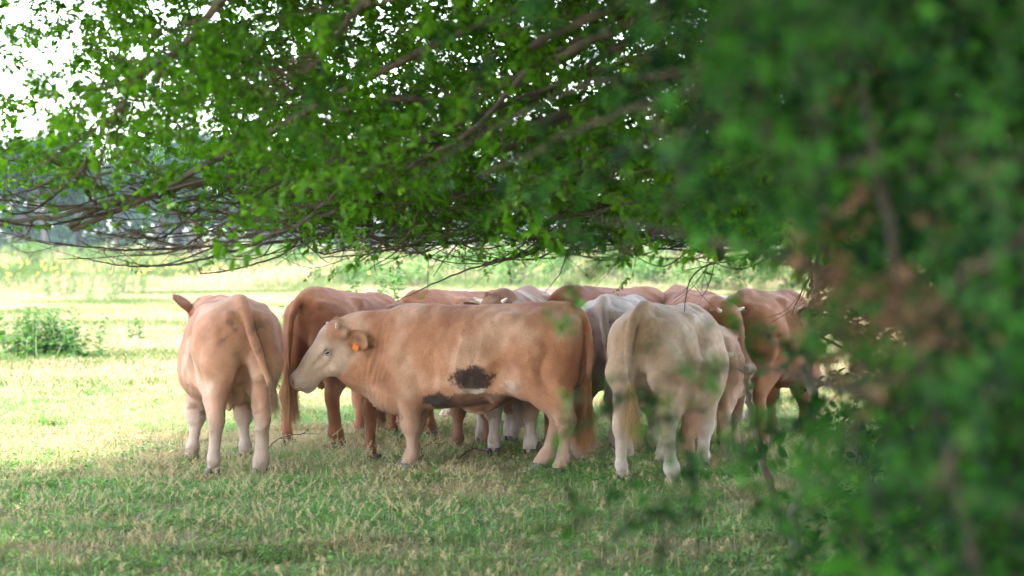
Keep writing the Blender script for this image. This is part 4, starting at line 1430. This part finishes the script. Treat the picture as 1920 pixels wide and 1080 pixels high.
# the bullock standing side on in front
main_pose = dict(
    poll=(1.875, .10, 1.085), yaw=36, pitch=46, roll=0,
    tail=[(.18, 0, 1.225), (.07, 0, 1.215), (-.02, 0, 1.15), (-.055, .01, .98), (-.06, .01, .80), (-.045, .02, .66)],
    legs=dict(hL=(-.02, .02), hR=(.22, .0), fL=(-.03, .01), fR=(.09, .0)), belly=.0, fat=.95,
    extra=[('ell', (.80, 0, .475), (.10, .04, .04), .05), ('cone', (.62, 0, .55), (.78, 0, .465), .04, .035, .05)],
    earbase=(.045, .140, -.100), earL=((-.52, .70, -.46), (.50, .85, .15)), earR=((-.35, -.85, .05), (.8, -.3, -.2)))
main_col = (*TAN, dict(seed=2, leg=.85, legcol=(.52, .34, .26), face=(.86, .60, .48), scuff=.8, rumpdirt=.25, ear=(.42, .20, .10), earin=(.55, .26, .13),
    tuft=(.55, .33, .19), brush=(.42, .20, .085), brushn=2000, brushlen=.46,
    patches=[(.74, 1, .715, .160, .092, MUD, .97, .35), (1.02, 1, .545, .14, .065, MUD, .97, .30), (.68, 1, .535, .30, .090, (.13, .050, .025), .85, .25),
             (.76, 1, .625, .11, .018, (.68, .60, .52), .7, .8), (.43, 1, .66, .08, .04, (.60, .46, .38), .5, .5)]))
x, y = foot(1041, 895)
cow('tan bullock standing side on in front, dark mud patches on flank, orange ear tag', (x, y), 72, 1.0, main_pose, main_col, fur=60000, vox=.0115, tag=-1)

# left end, seen from behind
p = dict(poll=(1.80, .05, 1.17), yaw=10, pitch=45, earL=((-.25, .40, .75), (.85, .25, -.30)),
    tail=[(.17, 0, 1.225), (.06, -.005, 1.215), (-.03, -.02, 1.13), (-.05, -.06, .96), (-.055, -.13, .78), (-.05, -.175, .64)],
    legs=dict(hL=(.0, .035), hR=(.0, .03), fL=(.0, .06), fR=(.0, -.03)), belly=.03, fat=1.12,
    extra=[('ell', (.30, 0, .56), (.05, .04, .07), .04), ('ell', (.80, 0, .46), (.07, .035, .05), .05)])
x, y = foot(450, 891)
cow('tan bullock at the left end of the herd, seen from behind, white shins', (x, y), 14, 1.06, p,
    ((.57, .275, .16), (.70, .47, .35), (.42, .18, .10), dict(seed=5, leg=1.0, legcol=(.56, .42, .35), scuff=1.0, rumpdirt=.7, ear=(.26, .10, .05), brush=(.34, .20, .12), brushlen=.16)),
    fur=45000, vox=.0125)

# brown one behind the main one's head
p = dict(poll=(1.85, -.05, .85), yaw=-10, pitch=60, slope=2.2,
    tail=[(.18, 0, 1.225), (.08, 0, 1.225), (-.04, .03, 1.17), (-.11, .06, 1.02), (-.12, .07, .80), (-.10, .07, .60)],
    legs=dict(hL=(-.03, .03), hR=(.10, -.02)), extra=[('ell', (.30, 0, .55), (.05, .045, .085), .03)])
x, y = foot(590, 840)
cow('brown bullock behind the pale head, long tail arching from its raised rump', (x, y), -23, 1.06, p,
    (*BROWN, dict(seed=11, leg=.35, legcol=(.30, .15, .09), stifle=.3, scuff=.3, brush=(.50, .27, .13), brushn=1300, brushlen=.42)), fur=26000, vox=.0135)

away = dict(poll=(1.80, .0, .80), yaw=0, pitch=65)
x, y = foot(748, 866)
cow('dark brown bullock mostly hidden behind the shoulder of the tan one, knobbly dark legs', (x, y), -32, .99, dict(away, legs=dict(hL=(-.03, .03), hR=(.05, 0))),
    (*RED, dict(seed=13, leg=.3, legcol=(.20, .10, .07), stifle=.2, brush=(.25, .1, .05))), fur=10000, vox=.016)
x, y = foot(792, 826)
cow('brown bullock with only its rounded back showing beyond the withers of the tan one', (x, y), -42, 1.01, dict(away),
    (*BROWN, dict(seed=17, leg=.3, legcol=(.22, .11, .07), stifle=.2)), vox=.018)
x, y = foot(992, 838)
cow('brown bullock facing the camera, head just above the back of the tan one', (x, y), 172, 1.06,
    dict(poll=(1.86, -.04, 1.20), yaw=-28, pitch=58, legs=dict(fL=(.02, .0), fR=(-.03, .03))),
    ((.36, .17, .085), (.60, .50, .42), (.26, .11, .05), dict(seed=19, leg=1.2, legcol=(.60, .50, .45), face=(.30, .13, .06), ear=(.50, .36, .27), tuft=(.34, .14, .06), blaze=0)), fur=10000, vox=.015)
x, y = foot(1078, 852)
cow('brown bullock with a tall rump behind the tail of the tan one', (x, y), -33, 1.065,
    dict(away, tail=[(.18, 0, 1.225), (.07, .01, 1.225), (-.03, .05, 1.17), (-.06, .08, 1.02), (-.06, .08, .80), (-.05, .08, .60)]),
    (*BROWN, dict(seed=23, leg=.5, legcol=(.30, .2, .15), stifle=.3, brush=(.3, .14, .07))), fur=14000, vox=.016)
x, y = foot(965, 858)
cow('pale bullock hidden behind the tan one, only white shins showing under its belly', (x, y), 8, .93, dict(away, legs=dict(hL=(0, .03), hR=(.04, .03))),
    (*GREY, dict(seed=29, leg=1.0, legcol=(.56, .47, .42))), vox=.018)
x, y = foot(1136, 880)
cow('greyish white bullock seen from behind between the tan and the cream ones', (x, y), -14, 1.01,
    dict(away, tail=[(.17, 0, 1.225), (.06, -.005, 1.215), (-.03, -.03, 1.13), (-.05, -.06, .96), (-.055, -.08, .78), (-.05, -.08, .64)], fat=1.03, legs=dict(hL=(-.04, .03), hR=(.05, 0))),
    (*GREY, dict(seed=31, leg=.6, legcol=(.45, .33, .26), rumpdirt=.9, scuff=.8, stifle=1)), fur=22000, vox=.0135)
x, y = foot(1216, 914)
cow('cream bullock at the right front seen from behind, stout tail down its rump, white shins', (x, y), -19, 1.0,
    dict(poll=(1.78, .08, .88), yaw=24, pitch=62, fat=1.12, belly=.03,
         tail=[(.20, 0, 1.235), (.08, .0, 1.245), (-.04, .03, 1.18), (-.075, .06, 1.02), (-.075, .07, .82), (-.065, .05, .64)],
         legs=dict(hL=(-.02, .0), hR=(-.06, -.05), fL=(-.10, .02), fR=(-.16, .0)),
         extra=[('ell', (.80, 0, .45), (.09, .04, .06), .05), ('cone', (.60, 0, .52), (.78, 0, .44), .04, .035, .05)]),
    (*CREAM, dict(seed=37, leg=1.0, legcol=(.62, .52, .46), rumpdirt=.45, scuff=.5, stifle=.6, brush=(.55, .36, .18), brushn=1300, brushlen=.30)), fur=40000, vox=.0125)
x, y = foot(1330, 868)
cow('pale tan bullock just beyond the cream one, rounded rump half behind blurred leaves', (x, y), -10, .85, dict(away),
    ((.44, .24, .15), (.58, .40, .29), (.34, .16, .09), dict(seed=41, leg=.8)), fur=8000, vox=.016)
x, y = foot(1398, 846)
cow('brown bullock at the right end of the herd, rump behind the green leaves', (x, y), -24, 1.03,
    dict(poll=(1.86, -.0, .66), yaw=-6, pitch=66, legs=dict(fL=(.08, 0))),
    (*BROWN, dict(seed=43, leg=.3, legcol=(.25, .13, .08))), vox=.016)
x, y = foot(1268, 826)
cow('brown bullock facing the camera, head and ears above the back of the cream one', (x, y), 188, 1.05,
    dict(poll=(1.84, .05, 1.12), yaw=35, pitch=60),
    (*BROWN, dict(seed=47, face=(.30, .12, .055), ear=(.14, .05, .025), tuft=(.3, .12, .05), blaze=0)), fur=8000, vox=.015)
x, y = foot(1382, 800)
cow('greyish white bullock far behind at the right, a sliver of its back showing', (x, y), 62, .97, dict(away), (*GREY, dict(seed=53)), vox=.018)
x, y = foot(1058, 797)
cow('pale cream bullock standing farthest back, its back showing beyond the low brown head', (x, y), 84, 1.0, dict(away), (*CREAM, dict(seed=59)), vox=.018)
x, y = foot(1196, 815)
cow('reddish bullock facing the camera, only its shaggy poll above the greyish white one', (x, y), 176, 1.0,
    dict(poll=(1.80, -.02, 1.10), yaw=-10, pitch=66), (*RED, dict(seed=61, tuft=(.32, .13, .05), blaze=0)), vox=.017)
# ------------------------------------------------------------------ far tree line
FARLEAF = leaf_material('far_leaves', (.010, .030, .020), (.018, .046, .028), (.030, .068, .036), trans=.22, rough=.9, scale=.25, spec=.08)
FARLEAF2 = leaf_material('far_bush_leaves', (.06, .12, .035), (.10, .18, .055), (.15, .24, .08), trans=.4, rough=.8, scale=.35, spec=.15)
FARBARK = bark_material('far_bark', (.022, .020, .020), (.055, .050, .046), 2)
def far_tree(i, px, D, h, r, lean, g):
    X = (px - 960) / FPX * D
    z0 = ground_z(X, D)
    desc = g.choice(['tall', 'broad', 'slim', 'leaning'])
    t = thing('pine_tree', FAR_LABELS[i], 'tree', (X, D, z0), 0, 1, 'trees along the far edge of the meadow')
    tb = Tubes()
    tr = catmull(np.array([(0, 0, -.2), (lean * .3, 0, h * .3), (lean * .8, g.normal() * .2, h * .65), (lean, 0, h * .97)]), 12)
    tb.add(tr, np.interp(np.linspace(0, 1, 12), [0, .1, 1], [r * 1.35, r, r * .2]), 8)
    lb = []
    for k in range(7):
        b = tr[g.integers(5, 11)]; a = g.uniform(0, 6.283); L = g.uniform(1.0, 2.6)
        e = b + np.array([math.cos(a) * L, math.sin(a) * L, g.uniform(-.1, .8)])
        tb.add(catmull([b, (b + e) / 2 + (0, 0, .2), e], 5), np.linspace(r * .35, .03, 5), 5)
        lb.append(e)
    link('trunk', tb.mesh('trunk', FARBARK), t)
    cs = np.array(lb + [tr[-1], tr[-2], tr[-3] + (.6, 0, 0), tr[-3] - (.6, 0, 0)])
    n = 2400
    c = cs[g.integers(0, len(cs), n)] + g.normal(size=(n, 3)) * np.array([.85, .85, .50])
    c = c[c[:, 2] > h * .30]
    V, Q, tint = leaf_batch(c, g.normal(size=(len(c), 3)) * .6 + np.array([0, 0, 1]), g.normal(size=(len(c), 3)), g.uniform(.22, .5, len(c)), g)
    link('crown', mesh_np('crown', V, [Q], FARLEAF, False, {'tint': tint}), t)
g = rng(70)
spec = []
xs_ = [-60, 22, 48, 92, 150, 215, 292, 333, 366, 430, 492, 560, 640, 700, 772, 790, 900, 1010, 1130, 1260, 1390, 1500]
words = ['first', 'second', 'third', 'fourth', 'fifth', 'sixth', 'seventh', 'eighth', 'ninth', 'tenth', 'eleventh', 'twelfth', 'thirteenth', 'fourteenth', 'fifteenth', 'sixteenth', 'seventeenth', 'eighteenth', 'nineteenth', 'twentieth', 'last but one', 'rightmost']
FAR_LABELS = ['hazy dark trunked tree at the far meadow edge, %s from the left' % w if w[0] != 'r' and w[:4] != 'last' else 'hazy dark trunked tree at the far meadow edge, %s of the row' % w for w in words]
for i, px in enumerate(xs_):
    far_tree(i, px, g.uniform(150, 178), g.uniform(6.5, 9.2), g.uniform(.20, .42) if i not in (6, 7, 8) else .45, g.normal() * .8, g)
# bushes under and beyond them
for i in range(9):
    pass
def bush(name, label, X, D, w, h, n, size, g, mat, group):
    t = thing(name, label, 'bush', (X, D, ground_z(X, D)), 0, 1, group)
    lob = np.stack([g.normal(size=7) * w * .38, g.normal(size=7) * w * .3, g.uniform(.25, .8, 7) * h], -1)
    c = lob[g.integers(0, 7, n)] + norm(g.normal(size=(n, 3))) * np.array([w * .30, w * .30, h * .28]) * g.uniform(.6, 1.05, (n, 1))
    c = c[c[:, 2] > 0]
    V, Q, tint = leaf_batch(c, g.normal(size=(len(c), 3)) * .5 + np.array([0, 0, .8]), g.normal(size=(len(c), 3)) + np.array([0, 0, .5]), g.uniform(.6, 1.3, len(c)) * size, g)
    link('leaves', mesh_np('bush_leaves', V, [Q], mat, False, {'tint': tint}), t)
    tb = Tubes()
    for k in range(6):
        e = lob[k % 7]
        tb.add(catmull([(0, 0, -.05), e * .5 + (0, 0, .1), e], 6), np.linspace(.03 * h, .006 * h, 6), 5)
    link('stems', tb.mesh('stems', TWIG), t)
    return t
BL = ['pale green bush in the sunlit rough, %s' % s for s in ('far left under the dark trunks', 'left beyond the yellow flowers', 'above the leftmost rump', 'between the leftmost animal and the brown one', 'behind the tall weed stalks', 'just right of the weed stalks',
      'above the withers of the tan bullock', 'above the low brown head', 'above the loin of the tan bullock', 'above the greyish white bullock', 'above the cream bullock', 'right of the hanging arched twig', 'beyond the brown bullock at the right', 'rightmost before the leaves close the view')]
bx = [60, 190, 410, 530, 665, 790, 880, 960, 1040, 1140, 1230, 1320, 1400, 1480]
for i, px in enumerate(bx):
    D = g.uniform(84, 112) if px > 600 else g.uniform(118, 140)
    bush('bush', BL[i], (px - 960) / FPX * D, D, g.uniform(1.8, 3.0), g.uniform(1.0, 1.7), 900, .16, g, FARLEAF2, 'bushes in the far rough grass')
# a darker mass of wood closing the view
n = 16000
c = np.stack([g.uniform(-80, 80, n), g.uniform(226, 250, n), 1.0 + g.random(n) ** 1.1 * 8.0], -1)
c[:, 2] *= .65 + .55 * n2d(c[:, 0], c[:, 0] * 0, .05, 71)
c = c[n2d(c[:, 0], c[:, 2] * 3, .09, 72) < .68]
c[:, 2] += ground_z(c[:, 0], c[:, 1])
V, Q, tint = leaf_batch(c, g.normal(size=(len(c), 3)) + np.array([0, -.6, .4]), g.normal(size=(len(c), 3)), g.uniform(.7, 1.5, len(c)), g)
link('distant_wood', mesh_np('distant_wood', V, [Q], FARLEAF, False, {'tint': tint}), kind='stuff')
# yellow flowers in the rough
YEL = plain_material('yellow_petals', (.75, .50, .06), .6)
x, d, g = wedge(2600, 88, 150, 3, 75)
k = n2d(x, d, .07, 76) + np.where(x < -6, .25, -.1) > .68
x, d = x[k], d[k]
z = ground_z(x, d) + g.uniform(.35, .8, len(x))
a = g.normal(size=(len(x), 3))
V, Q, tint = leaf_batch(np.stack([x, d, z], -1), np.tile([0., -.6, 1.], (len(x), 1)), a, np.full(len(x), .11), g)
link('yellow_flowers', mesh_np('yellow_flowers', V, [Q], YEL, False), kind='stuff')

# ------------------------------------------------------------------ weeds that stand out
WEED = leaf_material('weed_leaves', (.030, .090, .022), (.055, .145, .038), (.100, .215, .060), trans=.4, rough=.5, scale=1.5)
STALK = plain_material('weed_stalk', (.16, .20, .08), .7)
def weed(label, px, py_top, D, stalks, spread, seed, group):
    g = rng(seed)
    X = (px - 960) / FPX * D
    gz = ground_z(X, D)
    h = CAM_H - (py_top - HORIZON) / FPX * D - gz
    t = thing('weed', label, 'weed', (X, D, gz), 0, 1, group)
    tb = Tubes(); C_, N_, A_, S_ = [], [], [], []
    for k in range(stalks):
        b = np.array([g.normal() * spread, g.normal() * spread, -.02]); hh = h * (1.0 if k == 0 else g.uniform(.72, 1.0))
        e = b + np.array([g.normal() * .10, g.normal() * .10, hh])
        P = catmull([b, (b + e) / 2 + g.normal(size=3) * .02, e], 12)
        tb = Tubes(); tb.add(P, np.linspace(.009, .003, 12), 4)
        link('stalk', tb.mesh('stalk', STALK), t)
        nl = int(hh / .020)
        for j in range(nl):
            u = j / nl; c = P[min(11, int(u * 12))] + (P[min(11, int(u * 12) + 1)] - P[min(11, int(u * 12))]) * g.random()
            a = g.uniform(0, 6.283)
            C_.append(c); A_.append([math.cos(a), math.sin(a), g.uniform(-.2, .7)]); N_.append([g.normal() * .3, g.normal() * .3, 1]); S_.append(g.uniform(.07, .15) * (1.25 - .7 * u))
    V, Q, tint = leaf_batch(np.array(C_), np.array(N_), np.array(A_), np.array(S_), g)
    link('leaves', mesh_np('weed_leaves', V, [Q], WEED, False, {'tint': tint}), t)
wg = 'tall green weeds in the meadow behind the herd'
for a_ in [('tall leafy weed stalk rising behind the brown rump, leftmost of four', 657, 508, 28, 5, .08), ('tallest leafy weed stalk, second of four behind the brown back', 714, 500, 28, 4, .05),
           ('leafy weed stalk with a leaning tip, third of four behind the brown back', 742, 504, 28.5, 5, .08), ('short weed stalk, rightmost of four above the low brown back', 803, 538, 28, 4, .05),
           ('dark green nettle clump in the gap between the leftmost bullock and the brown one', 543, 572, 27, 9, .07),
           ('leafy bright green weed clump in the sunlit grass at the left edge', 72, 572, 36, 34, .26), ('low green weed clump right of the big one at the left edge', 128, 600, 36, 16, .20),
           ('small thin weed standing alone in the straw coloured grass at the left', 254, 588, 42, 3, .06), ('dark upright weeds at the edge of the rough, left of the leftmost bullock', 230, 508, 78, 10, .4),
           ('dark upright weeds at the edge of the rough, farthest left', 150, 512, 76, 10, .5), ('grey green weeds on the edge of the rough beside the lone dead stalk', 186, 530, 70, 6, .3)]:
    weed(*a_, 300 + int(a_[1]), wg)

# ------------------------------------------------------------------ fallen twigs
def fallen(label, L, r, sides_):
    t = thing('fallen_twig', label, 'twig', (0, 0, 0), group='fallen twigs in the grass')
    g = rng(int(L[0][0]))
    P = []
    for q in L:
        x, y = foot(q[0], q[1] + q[2])
        P.append((x, y, ground_z(x, y) + q[2] / FPX * y))
    P = np.array(P)
    Q = branch_obj(P, r, r * .35, t, TWIG, 6, g, name='stem')
    for k in range(sides_):
        i = g.integers(3, len(Q) - 2); T = norm(Q[i + 1] - Q[i])
        d = norm(T + g.normal(size=3) * .6); d[2] = abs(d[2])
        branch_obj([Q[i], Q[i] + d * g.uniform(.05, .2)], r * .5, r * .2, t, TWIG, 5, name='side_twig')
# (px, py, height above the ground in pixels)
fallen('thin curved fallen twig leaning against the hind foot of the leftmost bullock', [(462, 868, 6), (490, 852, 20), (520, 822, 48), (560, 813, 50), (600, 811, 30)], .006, 3)
fallen('short crooked twig lying on the trodden patch left of the middle', [(600, 905, 2), (640, 892, 8), (655, 880, 14), (668, 868, 6)], .006, 3)
fallen('dark fallen stick lying between the pale shins under the tan bullock', [(800, 862, 5), (850, 860, 10), (885, 840, 24), (915, 846, 18)], .009, 4)
fallen('pale twiggy stick lying behind the front foot of the tan bullock', [(790, 840, 10), (812, 826, 22), (824, 820, 26)], .006, 3)
# ------------------------------------------------------------------ summer haze
m = bpy.data.materials.new('haze')
m.use_nodes = True
nt = m.node_tree
for n in list(nt.nodes):
    nt.nodes.remove(n)
out = nt.nodes.new('ShaderNodeOutputMaterial')
pv = nt.nodes.new('ShaderNodeVolumePrincipled')
pv.inputs['Color'].default_value = (.76, .88, 1.0, 1)
pv.inputs['Density'].default_value = HAZE
pv.inputs['Anisotropy'].default_value = 0.2
nt.links.new(pv.outputs[0], out.inputs['Volume'])
bm = bmesh.new()
bmesh.ops.create_cube(bm, size=1)
me = bpy.data.meshes.new('haze'); bm.to_mesh(me); bm.free()
me.materials.append(m)
o = link('haze', me, kind='stuff')
gx = 940; y0_, y1_ = -130, 1620
z0_, z1_ = -1.1, 22.0
o.location = (0, (y0_ + y1_) / 2, (z0_ + z1_) / 2)
o.scale = (gx * 2, y1_ - y0_, z1_ - z0_)
